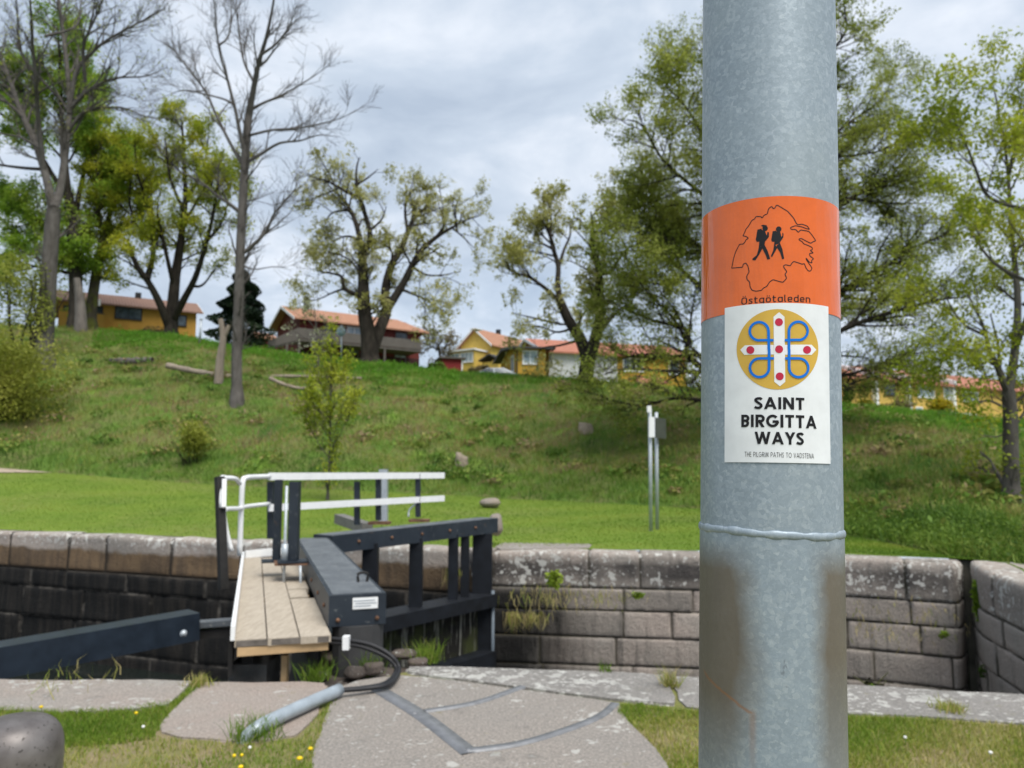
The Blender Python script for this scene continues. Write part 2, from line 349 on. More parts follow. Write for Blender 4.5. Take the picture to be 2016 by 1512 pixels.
def lock_wall(name, label, pts, courses, blen, mode, back=.75, rnd=.09, zb=-3.2, seed=1, curve_end=False):
    r = np.random.default_rng(seed); s, q, nrm = pathfn(pts, .03)
    prof = [(-back, -.02), (-back * .6, 0), (-back * .3, 0)] + [(-rnd + rnd * math.sin(a), -rnd + rnd * math.cos(a)) for a in np.linspace(0, math.pi / 2, 5)]
    zs = np.unique(np.round(np.concatenate([np.arange(-rnd - .04, zb, -.06)] + [np.array(courses) + e_ for e_ in (-.022, -.012, 0, .012, .022)]), 4))[::-1]
    prof += [(0, z) for z in zs]; prof = np.array(prof); bounds = [0] + list(courses) + [zb]
    nj = len(prof); V = np.zeros((len(s), nj, 3)); J = np.zeros((len(s), nj)); B = np.zeros((len(s), nj))
    cidx = np.array([max(0, sum(z < b - 1e-6 for b in courses)) for _, z in prof])
    for ci in range(len(courses) + 1):
        js = [0]; 
        while js[-1] < s[-1] + 2: js.append(js[-1] + blen[min(ci, len(blen) - 1)] * r.uniform(.55, 1.5))
        js = np.array(js) - r.uniform(0, blen[0]); rv = r.uniform(0, 1, len(js) + 1); ofs = r.normal(0, .012, len(js) + 1)
        d = np.abs(s[:, None] - js[None]).min(1); bi = np.searchsorted(js, s)
        for j in np.where(cidx == ci)[0]:
            dz = min(abs(prof[j, 1] - b) for b in courses)
            gw = 1.7 if mode == 'left' else 1.; g = np.maximum(np.clip(1.3 - d / (.03 * gw), 0, 1), np.clip(1.4 - dz / (.018 * gw), 0, 1))
            J[:, j] = g; B[:, j] = rv[bi]
            off = prof[j, 0] + (ofs[bi] - .03 * g + .012 * np.sin(s * 1.7 + prof[j, 1] * 5 + rv[bi] * 9) if prof[j, 0] > -.2 else 0) + r.normal(0, .003, len(s))
            zz = prof[j, 1] - (.03 * np.clip(1 - d / .05, 0, 1) if prof[j, 1] > -.2 else 0)
            if prof[j, 1] > -.12: zz = zz + .012 * np.sin(s * 2.1 + rv[bi] * 6)
            V[:, j, 0] = q[:, 0] + nrm[:, 0] * off; V[:, j, 1] = q[:, 1] + nrm[:, 1] * off; V[:, j, 2] = zz
    t = thing(name, label, 'lock wall', (q[len(q) // 2, 0], q[len(q) // 2, 1], zb))
    cut = int(np.argmin(np.abs(prof[:, 1] - courses[0])))
    for pn, a, b in (('coping', 0, cut + 1), ('masonry', cut, nj)):
        m_ = b - a; i = np.arange(len(s) - 1)[:, None] * m_; j = np.arange(m_ - 1)[None]
        Fq = np.stack([i + j, i + j + 1, i + m_ + j + 1, i + m_ + j], -1).reshape(-1, 4)
        np_mesh(pn, V[:, a:b].reshape(-1, 3), Fq, wm[mode], t, True, {'joint': ('POINT', J[:, a:b].ravel()), 'blk': ('POINT', B[:, a:b].ravel())})
    return t
wm = {m_: wallmat('granite_wall_' + m_, m_) for m_ in ('left', 'right', 'wing')}
fl = [G(*q) for q in WALLPX]
gl = G(935, 1083)
lock_wall('lock_wall', 'far lock chamber wall of rounded granite coping over black slimy blocks, left of the gate', [fl[0], fl[1], fl[2], fl[3], G(700, 1073), gl], [-.80, -1.2, -1.85, -2.5], [1.25, 1.5, 1.7, 1.6], 'left', seed=4)
lock_wall('lock_wall', 'far canal wall of pink granite blocks with white lichen, right of the gate', [P(870, 1085, 15.2), P(925, 1084, 14.15), fl[4], fl[5], fl[6], G(1858, 1108), G(1880, 1110), P(1887, 1118, 12.35), P(1892, 1118, 12.7)], [-.62, -1.0, -1.45, -1.93, -2.45], [1.55, 1.25, 1.3, 1.25], 'right', seed=11)
lock_wall('lock_wall', 'wing wall of pale granite curving nearer beyond the ivy slot', [P(1910, 1112, 12.6), P(1916, 1114, 12.15), G(1930, 1119), G(2016, 1150), G(2150, 1205), G(2500, 1240)], [-.62, -1.0, -1.45, -1.93, -2.45], [1.6, 1.3], 'wing', seed=5)
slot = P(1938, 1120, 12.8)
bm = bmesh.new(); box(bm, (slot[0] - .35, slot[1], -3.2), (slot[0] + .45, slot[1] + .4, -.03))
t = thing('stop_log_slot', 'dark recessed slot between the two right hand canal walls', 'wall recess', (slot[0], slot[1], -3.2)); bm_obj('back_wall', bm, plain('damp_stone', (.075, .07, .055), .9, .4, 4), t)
# ------------------------------------------------------------------ near quay
def slab(name, label, px, mat, z=.0, th=.32, bev=.025, seed=0, wob=.02):
    r = np.random.default_rng(seed); pts = [G(*q)[:2] for q in px]; out = []
    for i, a in enumerate(pts):
        b = pts[(i + 1) % len(pts)]; n = max(1, int(np.linalg.norm(b - a) / .16))
        for t in range(n): out.append(a + (b - a) * t / n + (r.normal(0, wob, 2) if t else 0))
    bm = bmesh.new(); prism(bm, out, z - th, z)
    top = [f for f in bm.faces if all(v.co.z > z - .01 for v in f.verts)]
    bmesh.ops.bevel(bm, geom=[e for e in top[0].edges], offset=bev, segments=3, affect='EDGES', clamp_overlap=True)
    c = np.mean(out, 0); t = props(bm_obj(name, bm, mat), label, 'paving slab')
    return t
gA = granite('granite_pale', (.36, .315, .28), (.35, .33, .30), .44, 9, .4)
gB = granite('granite_pink', (.40, .335, .295), (.38, .345, .31), .10, 8, .45)
gC = granite('granite_grey', (.35, .325, .295), (.33, .312, .287), .28, 7.5, .5)
gD = granite('granite_lichened', (.30, .29, .275), (.27, .265, .25), .56, 7.5, .45, .15)
slab('granite_slab', 'pale lichen flecked granite edge slab under the dark beam', [(-900, 1331), (0, 1338), (388, 1340), (360, 1362), (338, 1388), (200, 1402), (0, 1398), (-900, 1390)], gA, .004, seed=1)
slab('granite_slab', 'pink granite edge slab between mossy joints below the wooden walkway', [(400, 1341), (645, 1343), (640, 1370), (612, 1420), (590, 1448), (520, 1460), (400, 1456), (308, 1442), (330, 1400)], gB, 0, seed=2)
slab('granite_slab', 'big grey granite slab with flat iron straps let into it', [(662, 1352), (700, 1338), (790, 1327), (1008, 1355), (1226, 1382), (1216, 1402), (1262, 1445), (1312, 1502), (1345, 1580), (1200, 1760), (640, 1760), (600, 1580), (622, 1462), (646, 1400)], gC, 0, seed=3, wob=.012)
slab('granite_slab', 'long grey granite edge slab covered in white lichen, by the pole', [(800, 1312), (1000, 1317), (1310, 1329), (1335, 1390), (1236, 1380), (1012, 1352), (796, 1324)], gD, .006, seed=4, wob=.008)
slab('granite_slab', 'grey granite edge slab with white lichen spots right of the pole', [(1318, 1330), (1380, 1331), (1660, 1347), (2016, 1367), (2600, 1395), (2600, 1470), (2016, 1424), (1800, 1408), (1660, 1404), (1345, 1393)], gD, 0, seed=5)
nw = thing('quay_wall', 'near lock wall below the granite edge slabs', 'lock wall', (0, 5.6, -3.2))
bm = bmesh.new(); pl = [(p[0], p[1] - .06) for p in npt]; prism(bm, pl + [(p[0], p[1] - 1.2) for p in pl[::-1]], -3.2, -.34); bm_obj('masonry', bm, wm['left'], nw)
# iron straps
irm = plain('strap_iron', (.21, .215, .225), .5, .2, 14, .35, .15)
st = thing('iron_strap', 'flat grey iron straps forming an A set flush in the big granite slab', 'iron strap', tuple(G(880, 1440)))
def strap(pxl, w0, w1, z):
    c = catmull([G(x, y)[:2] for x, y in pxl], 14); tg = np.gradient(c, axis=0); tg /= np.linalg.norm(tg, axis=1)[:, None]; n = np.stack([-tg[:, 1], tg[:, 0]], -1)
    wd = np.linspace(w0, w1, len(c))[:, None] / 2; A, B = c + n * wd, c - n * wd; m_ = len(c)
    V = np.concatenate([np.c_[A, np.full(m_, z)], np.c_[B, np.full(m_, z)], np.c_[A, np.full(m_, z - .02)], np.c_[B, np.full(m_, z - .02)]]); i = np.arange(m_ - 1)
    Fq = np.concatenate([np.stack([i, i + 1, i + 1 + m_, i + m_], -1), np.stack([i, i + 2 * m_, i + 2 * m_ + 1, i + 1], -1), np.stack([i + m_, i + m_ + 1, i + 3 * m_ + 1, i + 3 * m_], -1)])
    return np_mesh('bar', V, Fq, irm, st)
strap([(745, 1358), (830, 1410), (926, 1484)], .105, .10, .007)
strap([(836, 1402), (940, 1384), (1030, 1353)], .05, .05, .010)
strap([(920, 1480), (1020, 1466), (1110, 1440), (1180, 1412), (1212, 1386)], .055, .05, .010)
for x, y in ((816, 1406), (922, 1480)): lathe('rivet', [(.0001, .016), (.012, .014), (.02, .006), (.021, 0)], G(x, y), irm, st, 16)
# bollard
bp = P(30, 1470, 3.55); br = .192
bt = thing('mooring_bollard', 'dark brown domed iron mooring bollard in the grass', 'bollard', (bp[0], 3.55, 0))
k = NT('bollard_iron', .46, .35, .4); c = k.mix(k.rng(k.noise(9, 5), .35, .65), (.115, .102, .098), (.19, .175, .168)); c = k.mix(k.rng(k.noise(60, 3, .6), .62, .7), c, (.03, .025, .022)); k.bump(k.noise(30, 3), .1, .006)
bmat = k.col(c)
zt = P(44, 1418, 3.55 - .05)[2]
lathe('body', [(br * max(math.cos(a), 0) ** .6 + .0001, zt - .17 + .17 * math.sin(a) ** .8) for a in np.linspace(0, math.pi / 2, 18)][::-1] + [(br * 1.0, zt - .24), (br * .97, zt - .30), (br * .84, zt - .34), (br * .8, .06), (br * 1.15, .0)], (bp[0], 3.55, 0), bmat, bt, 48)
# ------------------------------------------------------------------ lock gate
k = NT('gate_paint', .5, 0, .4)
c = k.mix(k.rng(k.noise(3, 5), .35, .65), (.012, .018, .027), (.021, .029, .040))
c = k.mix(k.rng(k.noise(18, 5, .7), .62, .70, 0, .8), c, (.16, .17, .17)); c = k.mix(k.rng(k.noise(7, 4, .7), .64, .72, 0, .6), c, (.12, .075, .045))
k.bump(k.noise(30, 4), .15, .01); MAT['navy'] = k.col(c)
k = NT('gate_paint_lit', .62, 0, .4)
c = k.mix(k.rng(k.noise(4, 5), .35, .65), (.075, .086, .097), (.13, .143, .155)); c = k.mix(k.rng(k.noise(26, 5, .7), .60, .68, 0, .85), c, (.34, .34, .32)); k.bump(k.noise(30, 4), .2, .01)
MAT['navylit'] = k.col(c)  # lighter copy of the gate paint: skylight on top faces as colour, plus pale flecks
MAT['navyshade'] = plain('gate_paint_shaded', (.007, .009, .013), .55, .4, 6, bump=.2)  # shade below the top beam, painted in as a darker gate paint
MAT['dark'] = plain('wet_black_timber', (.016, .015, .014), .7, .5, 5, bump=.3)
MAT['white'] = plain('white_paint', (.78, .79, .79), .4, .05, 9)
MAT['galv'] = plain('galvanised', (.42, .46, .49), .45, .15, 20, .35)
MAT['rust'] = plain('rust', (.16, .085, .05), .85, .4, 14)
k = NT('walkway_timber', .8, 0, .2)
g = k.noise(7, 5, .6, k.pos((4.5, .55, 2))); c = k.mix(k.rng(g, .35, .65), (.46, .40, .32), (.36, .31, .245)); c = k.mix(k.rng(k.noise(60, 3, .6, k.pos((3, .25, 1))), .5, .7, 0, .5), c, (.25, .21, .165)); k.bump(g, .2, .01)
MAT['plank'] = k.col(c); MAT['endgrain'] = plain('plank_end', (.13, .115, .10), .85, .3, 20); MAT['newwood'] = plain('new_timber', (.47, .32, .17), .75, .15, 12)
N2, M2 = np.array([-1.20, 6.08]), np.array([-2.80, 10.85]); Lg = np.linalg.norm(M2 - N2); ax = (M2 - N2) / Lg; lt = np.array([-ax[1], ax[0]])
if lt[0] > 0: lt = -lt
def gp(a, l, z): q = N2 + ax * a + lt * l; return (q[0], q[1], z)
ng = thing('lock_gate', 'near lock gate leaf with dark box beam and wooden walkway', 'lock gate', gp(0, 0, -2.5))
ZT = .52
bm = bmesh.new()
pts = [gp(0, .22, 0)[:2], gp(0, -.22, 0)[:2], gp(Lg - .1, -.22, 0)[:2], gp(Lg + .05, .1, 0)[:2], gp(Lg - .1, .22, 0)[:2]]
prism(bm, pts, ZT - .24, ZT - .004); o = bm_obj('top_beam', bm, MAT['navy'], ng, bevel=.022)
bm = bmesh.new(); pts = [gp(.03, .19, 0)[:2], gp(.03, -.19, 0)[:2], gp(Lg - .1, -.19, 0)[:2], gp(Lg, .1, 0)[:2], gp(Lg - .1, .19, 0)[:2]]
prism(bm, pts, ZT - .02, ZT + .001); bm_obj('lit_beam_top', bm, MAT['navylit'], ng)  # thin sheet giving the beam's top its painted-in lit tone
bm = bmesh.new(); c0, c1 = gp(-.006, -.12, 0), gp(-.006, .08, 0)
A = np.array(gp(-.001, .04, 0)); B = np.array(gp(-.001, -.155, 0)); u = np.array([-ax[0], -ax[1], 0]) * .008
hexa(bm, [A + [0, 0, .405], B + [0, 0, .405], B + [0, 0, .49], A + [0, 0, .49], A + u + [0, 0, .405], B + u + [0, 0, .405], B + u + [0, 0, .49], A + u + [0, 0, .49]])
sp = bm_obj('notice_plate', bm, MAT['white'], ng)
for zz, l0, l1 in ((.468, .03, -.13), (.448, .02, -.145), (.428, .03, -.10)):
    bm = bmesh.new(); beam(bm, np.array(gp(-.011, l0, zz)), np.array(gp(-.011, l1, zz)), .002, .006); bm_obj('lettering', bm, plain('grey_print', (.3, .33, .37)), sp)
V, f = tube(catmull([gp(.62, -.08, ZT), gp(.62, -.08, ZT + .07), gp(.62, -.155, ZT + .07), gp(.62, -.155, ZT)], 16), .012, 8); np_mesh('lifting_eye', V, f, MAT['dark'], ng, True)
bm = bmesh.new(); prism(bm, [gp(.12 + .17 * math.cos(a), -.02 + .2 * math.sin(a), 0)[:2] for a in np.linspace(0, 2 * math.pi, 14, endpoint=False)], -2.9, ZT - .242); bm_obj('heel_post', bm, plain('heel_timber', (.045, .045, .046), .7, .3, 4), ng)
for zz in (-.55, -1.5, -2.4):
    bm = bmesh.new(); beam(bm, gp(.3, 0, zz), gp(Lg - .1, 0, zz), .3, .25); bm_obj('cross_beam', bm, MAT['navy'], ng)
bm = bmesh.new(); beam(bm, gp(.3, .2, -1.3), gp(Lg - .1, .2, -1.3), .08, 2.9); bm_obj('boarding', bm, MAT['dark'], ng)
bm = bmesh.new(); beam(bm, gp(Lg - .12, .03, -2.9), gp(Lg - .12, .03, ZT - .245), .26, .26); bm_obj('mitre_post', bm, MAT['dark'], ng)
# walkway
ZW = .28
wk = [(.225, .44, -.28, 1.40), (.225, .44, 2.72, Lg - .25), (.45, .665, -.26, Lg - .15), (.675, .89, -.24, Lg - .05)]
for i, (l0, l1, a0, a1) in enumerate(wk):
    bm = bmesh.new(); pts = [gp(a0, l0, 0)[:2], gp(a0, l1, 0)[:2], gp(a1, l1, 0)[:2], gp(a1 - (.0 if i != 2 else 0), l0, 0)[:2]]
    prism(bm, pts, ZW - .05, ZW); o = bm_obj('plank', bm, MAT['plank'], ng, bevel=.006)
for a0, a1, l0 in ((1.52, 1.98, .27), (2.04, 2.66, .235)):
    bm = bmesh.new(); prism(bm, [gp(a0, l0, 0)[:2], gp(a0, .44, 0)[:2], gp(a1, .44, 0)[:2], gp(a1, l0, 0)[:2]], ZW - .05 , ZW - .004); bm_obj('plank', bm, MAT['plank'], ng, bevel=.006)
bm = bmesh.new(); prism(bm, [gp(-.285, .24, 0)[:2], gp(-.245, .88, 0)[:2], gp(-.235, .88, 0)[:2], gp(-.275, .24, 0)[:2]], ZW - .046, ZW - .006); bm_obj('plank_end', bm, MAT['endgrain'], ng)
for a in (-.22, 1.9, 3.6):
    bm = bmesh.new(); beam(bm, gp(a, .24, ZW - .082), gp(a, .87, ZW - .082), .06, .06); bm_obj('joist', bm, MAT['newwood'], ng)
bm = bmesh.new(); beam(bm, gp(-.15, .915, ZW - .14), gp(Lg - .1, .915, ZW - .14), .03, .26); bm_obj('side_board', bm, MAT['dark'], ng)
for l in (.33, .8):
    bm = bmesh.new(); beam(bm, gp(.0, l, ZW - .16), gp(Lg - .2, l, ZW - .16), .08, .14); bm_obj('bearer', bm, MAT['dark'], ng)
bm = bmesh.new(); beam(bm, gp(-.2, .905, ZW + .04), gp(Lg - .1, .905, ZW + .04), .03, .10); bm_obj('toe_board', bm, MAT['white'], ng)
bm = bmesh.new(); beam(bm, gp(Lg - .08, .88, ZW + .05), gp(Lg + .1, .20, ZW + .07), .03, .10); bm_obj('toe_board', bm, MAT['white'], ng)
# near support blocks under the walkway end
bm = bmesh.new(); box(bm, (-2.08, 5.78, -3.2), (-1.80, 6.1, .06)); o = bm_obj('bearing_block', bm, plain('wet_stone', (.085, .083, .078), .8, .4, 5, bump=.4), nw, bevel=.02)
bm = bmesh.new(); box(bm, (-1.70, 5.8, -1.2), (-1.66, 5.86, .12)); bm_obj('prop', bm, MAT['newwood'], ng)
bm = bmesh.new(); box(bm, (-1.50, 6.2, -1.2), (-1.47, 6.24, .12)); bm_obj('prop', bm, plain('old_wood', (.10, .075, .05)), ng)
# handrail of the near leaf
TP = lambda x, y, Y: tuple(P(x, y, Y))
pb = P(432, 940, 9.4)
bm = bmesh.new(); beam(bm, tuple(P(440, 1160, 9.2)), tuple(P(432, 939, 9.4)), .095, .095); bm_obj('rail_post', bm, MAT['dark'], ng)
tube_obj('handrail', catmull([TP(436, 1000, 9.3), TP(434, 945, 9.4), TP(447, 941, 9.5), TP(464, 943, 9.7), TP(472, 952, 9.9)], 20), .028, MAT['white'], ng)
tube_obj('handrail', catmull([TP(472, 1094, 10.1), TP(475, 1000, 10.1), TP(478, 950, 10.1), TP(484, 941, 10.2), TP(504, 939, 10.6), TP(530, 938, 11.0)], 26), .034, MAT['white'], ng)
tube_obj('handrail', catmull([TP(456, 1085, 9.5), TP(447, 1050, 9.5), TP(441, 1010, 9.5), TP(447, 1002, 9.6), TP(472, 1001, 10.0), TP(486, 997, 10.3), TP(530, 992, 11.0)], 26), .028, MAT['white'], ng)
bm = bmesh.new(); beam(bm, TP(441, 945, 9.38), TP(440, 1000, 9.3), .05, .12); bm_obj('rail_cover', bm, MAT['white'], ng, bevel=.015)
# paddle gear posts
for a, l, z0, z1, wd in ((2.60, .37, .50, 1.345, .105), (3.05, .53, .46, 1.36, .075)):
    bm = bmesh.new(); beam(bm, gp(a, l, z0), gp(a, l, z1), wd, wd); bm_obj('gear_post', bm, MAT['navy'], ng, bevel=.01)
    bm = bmesh.new(); beam(bm, gp(a, l - .16, z0 - .012), gp(a, l + .16, z0 - .012), .26, .02); bm_obj('base_plate', bm, MAT['navy'], ng)
tube_obj('threaded_rod', [gp(2.55, .46, .0), gp(2.55, .46, 1.30)], .016, MAT['galv'], ng)
tube_obj('rod_nut', [gp(2.55, .46, .50), gp(2.55, .46, .68)], .035, MAT['galv'], ng)
bm = bmesh.new(); prism(bm, [gp(2.50, .56, 0)[:2], gp(2.44, .0, 0)[:2], gp(2.66, -.02, 0)[:2], gp(2.86, .28, 0)[:2], gp(2.86, .56, 0)[:2]], .455, .475); bm_obj('gear_plate', bm, MAT['rust'], ng)
tube_obj('rod_stay', [gp(2.45, .3, .455), gp(2.45, .28, .1)], .014, MAT['galv'], ng)
# far leaf
MF, FF = np.array(gp(Lg + .0, -.05, 0)[:2]), P(972, 1020, 14.0)[:2]; Lf = np.linalg.norm(FF - MF); fx = (FF - MF) / Lf; fn = np.array([fx[1], -fx[0]])
def fp(a, l, z): q = MF + fx * a + fn * l; return (q[0], q[1], z)
fg = thing('lock_gate', 'far lock gate leaf with white flat rails and dark framing', 'lock gate', fp(Lf, 0, -2.9))
ZF0, ZF1 = .545, .60
bm = bmesh.new(); beam(bm, fp(.12, 0, ZF0), fp(Lf - .14, 0, ZF1), .42, .25, True); bm_obj('top_beam', bm, MAT['navy'], fg, bevel=.012)
bm = bmesh.new(); beam(bm, fp(.14, 0, ZF0 + .004), fp(Lf - .16, 0, ZF1 + .004), .36, .012, True); bm_obj('lit_beam_top', bm, MAT['navylit'], fg)  # same lit sheet on the far beam
for px, wd in ((736, .22), (823, .20), (896, .16), (918, .14)):
    best = min(np.linspace(0, Lf, 200), key=lambda a: abs(1008 + F * fp(a, .12, 0)[0] / (fp(a, .12, 0)[1] * CP) - px))
    bm = bmesh.new(); beam(bm, fp(best, .1, -.75), fp(best, .1, ZF0 - .16), wd, .2); bm_obj('upright', bm, MAT['navyshade'], fg)
bm = bmesh.new(); beam(bm, fp(Lf - .37, .05, -3.0), fp(Lf - .37, .05, ZF1 - .252), .34, .34); bm_obj('heel_post', bm, MAT['navyshade'], fg, bevel=.03)
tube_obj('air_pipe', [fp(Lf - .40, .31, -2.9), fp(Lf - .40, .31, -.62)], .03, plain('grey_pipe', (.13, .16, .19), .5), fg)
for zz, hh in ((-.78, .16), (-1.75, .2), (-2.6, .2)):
    bm = bmesh.new(); beam(bm, fp(.1, .14, zz), fp(Lf - .40, .14, zz), .5, hh + .05); bm_obj('cross_beam', bm, MAT['navyshade'], fg)
k = NT('gate_boards', .8, 0, .2)
stn = k.noise(5, 4, .6, k.pos((3.2, 3.2, .35)))
c = k.mix(k.rng(stn, .55, .63), (.018, .017, .015), (.22, .22, .19)); c = k.mix(k.rng(k.noise(2, 3), .5, .66, 0, .8), c, (.05, .06, .02))
bdm = k.col(c)
bm = bmesh.new(); beam(bm, fp(.05, .06, -1.8), fp(Lf - .2, .06, -1.8), .07, 2.2); bm_obj('boarding', bm, bdm, fg)
for a in (.6, 1.25, 1.9, 2.55, 3.2):
    q0 = np.array(fp(a, .205, ZF0 - .12 + (ZF1 - ZF0) * a / Lf)); tube_obj('bolt', [q0, q0 + np.array([fn[0], fn[1], 0]) * .025], .022, MAT['rust'], fg)
for l in (-.15, .15):
    q0 = np.array(gp(-.002, l, ZT - .19)); tube_obj('bolt', [q0, q0 - np.array([ax[0], ax[1], 0]) * .015], .016, MAT['rust'], ng)
for a in (.35, 1.0, 1.8):
    q0 = np.array(gp(a, .221, ZT - .13)); tube_obj('bolt', [q0, q0 + np.array([lt[0], lt[1], 0]) * .014], .018, MAT['rust'], ng)
# rails of the far leaf
for (y0, y1, hh) in ((938, 936, .105), (1000, 981, .10)):
    a_, b_ = P(529, y0, 11.0), P(874, y1, 13.7)
    bm = bmesh.new(); beam(bm, a_, b_, .035, hh); bm_obj('rail_board', bm, MAT['white'], fg)
for px, yt, yb, Y in ((533, 948, 1060, 11.13), (703, 948, 1033, 12.36), (745, 936, 1024, 12.65), (823, 932, 1018, 13.25)):
    bm = bmesh.new(); beam(bm, P(px, yb, Y + .02), P(px, yt, Y + .02), .085, .085); bm_obj('rail_post', bm, MAT['navy'], fg)
for px, Y in ((748, 12.75), (826, 13.32)):
    bm = bmesh.new(); q = P(px, 1023, Y); box(bm, (q[0] - .17, Y - .14, ZF1 - .03), (q[0] + .17, Y + .12, ZF1 + .012)); bm_obj('base_plate', bm, MAT['rust'], fg)
tube_obj('crank_handle', catmull([TP(820, 990, 13.2), TP(806, 1004, 13.15), TP(804, 1018, 13.1)], 10), .014, MAT['galv'], fg)
# push bar (gate arm)
ga = thing('gate_arm', 'dark blue square steel push beam reaching out to the walkway', 'steel beam', tuple(P(404, 1240, 7.3)))
A0, A1 = P(-700, 1335, 5.0), P(0, 1268, 6.35); B1 = P(382, 1203, 7.45)
d_ = (B1 - A1); A0 = A1 - d_ / np.linalg.norm(d_) * 4.2
bm = bmesh.new(); beam(bm, A0, B1, .27, .25, True); bm_obj('beam', bm, plain('blue_black_paint', (.018, .026, .038), .36, .25, 7, spec=.45), ga, bevel=.012)
bm = bmesh.new(); e0 = B1 + d_ / np.linalg.norm(d_) * .0 - np.array([0, 0, .13]); beam(bm, e0 + [.02, .04, 0], e0 + [.42, .1, .02], .16, .05); bm_obj('bracket', bm, MAT['navylit'], ga)
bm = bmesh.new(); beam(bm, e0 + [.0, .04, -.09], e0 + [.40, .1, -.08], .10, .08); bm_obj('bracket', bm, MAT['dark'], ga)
bq = P(362, 1246, 7.1)
tube_obj('bolt', [bq, bq + np.array([.02, -.06, 0])], .03, MAT['galv'], ga)
# ------------------------------------------------------------------ hose, conduit, stones
hs = thing('power_cable', 'thick black twin cable looping from the gate to the ground pipe', 'cable', tuple(G(670, 1354)))
rub = plain('black_rubber', (.018, .018, .02), .5, .2, 9)
for dx, dy, dz in ((0, 0, 0), (6, 8, 0)):
    tube_obj('strand', catmull([TP(630 , 1256 + dy, 5.85), TP(690, 1261 + dy, 5.8), TP(735 - dx, 1271 + dy, 5.78), TP(772 - dx, 1293 + dy * .6, 5.75), tuple(G(786 - dx, 1320, .04)), tuple(G(765 - dx, 1347 - dy * .3, .04)), tuple(G(715, 1356 - dy * .2, .04)), tuple(G(660, 1360 - dy * .1, .05))], 60), .0155, rub, hs)
bm = bmesh.new(); beam(bm, P(682, 1252, 5.77), P(682, 1278, 5.77), .045, .07); bm_obj('cable_tag', bm, MAT['white'], hs, bevel=.008)
cn = thing('cable_conduit', 'galvanised pipe lying on the granite, bending down into the grass', 'pipe', tuple(G(560, 1410)))
tube_obj('pipe', catmull([tuple(G(668, 1358, .05)), tuple(G(600, 1388, .05)), tuple(G(535, 1418, .05)), tuple(G(505, 1435, .045)), tuple(G(484, 1455, .0)), tuple(G(474, 1480, -.06))], 30), .040, plain('zinc_pipe', (.36, .41, .45), .4, .15, 12, .3), cn, 16)
def stump(label, px, py, Y, wpx, hpx, seed):
    r = np.random.default_rng(seed); a = np.linspace(0, 2 * np.pi, 22, endpoint=False); R0 = wpx * Y / F / 2; Hh = hpx * Y / F; q = P(px, py, Y); rad = R0 * (1 + .12 * np.sin(a * 3 + 1) + r.normal(0, .05, 22)); top = Hh * (.85 + .22 * np.sin(a + r.uniform(0, 6)) + r.normal(0, .05, 22))
    V = np.concatenate([np.stack([q[0] + rad * m * np.cos(a), Y + rad * m * np.sin(a), q[2] + (top * t if t > 0 else top * 0 - .3)], -1) for m, t in ((1.35, 0), (1.12, .25), (1, .6), (.98, 1.), (.6, .93), (.02, .9))]); i = np.arange(5)[:, None] * 22; j = np.arange(22)[None]
    return props(np_mesh('tree_stump', V, np.stack([i + j, i + (j + 1) % 22, i + 22 + (j + 1) % 22, i + 22 + j], -1).reshape(-1, 4), BK['dead'], None), label, 'stump')
def stone(label, px, py, Y, w_, h_, d2, mat, seed, name='stone', cat='stone', z=None, group=None):
    r = np.random.default_rng(seed); bm = bmesh.new(); bmesh.ops.create_icosphere(bm, subdivisions=3, radius=.5)
    ph = r.uniform(0, 6, 6)
    for v in bm.verts:
        c = v.co; c *= 1 + .12 * math.sin(c.x * 7 + ph[0]) * math.sin(c.y * 6 + ph[1]) + .08 * math.sin(c.z * 11 + ph[2])
        c.x = math.copysign(abs(c.x * 2) ** .7 / 2, c.x); c.z = math.copysign(abs(c.z * 2) ** .75 / 2, c.z)
        c.x *= w_; c.y *= d2; c.z *= h_
    q = P(px, py, Y); bmesh.ops.translate(bm, vec=Vector((q[0], q[1], q[2] if z is None else z)), verts=bm.verts)
    return props(bm_obj(name, bm, mat, smooth=True), label, cat, group)
rubm = granite('rubble', (.15, .12, .10), (.11, .095, .085), .1, 12, .4)
bm = bmesh.new(); prism(bm, [G(600, 1338)[:2], G(655, 1340)[:2], G(705, 1331)[:2], G(800, 1311)[:2], np.array([-.7, 6.35]), np.array([-1.6, 6.35])], -3.2, -.10); bm_obj('ledge', bm, rubm, nw)
for i, (lb, x, y, Y, w_, h_, d2) in enumerate((('brown flat rubble stone below the heel of the gate', 668, 1288, 6.2, .36, .14, .25), ('grey rubble stone nearest the cable loop', 735, 1310, 6.0, .22, .12, .2), ('dark rubble stone between the two cables', 700, 1318, 5.95, .24, .12, .2), ('rubble stone right of the cable bend', 822, 1300, 6.2, .22, .12, .2), ('long flat grey stone behind the cable bend', 795, 1282, 6.35, .3, .10, .2), ('small dark rubble stone beside the walkway prop', 632, 1325, 5.95, .18, .1, .16))):
    stone(lb, x, y + 6, Y, w_ * .72, h_ * .75, d2 * .8, rubm, 30 + i, group='rubble stones at the gate heel')
pstone = granite('field_stone', (.34, .29, .24), (.28, .25, .22), .25, 9, .4)
q = hit(965, 1000); stone('pale squared stone lying on the lawn', 965, 990, q[1], q[1] * 38 / F, q[1] * 19 / F, .4, pstone, 51)
stone('rounded mooring stone behind the far end of the gate', 976, 1034, 14.9, .27, .42, .3, pstone, 52, cat='stone')
bm = bmesh.new(); a_ = P(745, 1022, 15.2); beam(bm, tuple(P(755, 1030, 15.2)), tuple(P(755, 924, 15.2)), .16, .16); props(bm_obj('steel_post', bm, MAT['galv'], bevel=.01), 'square galvanised post standing behind the white rails', 'post')
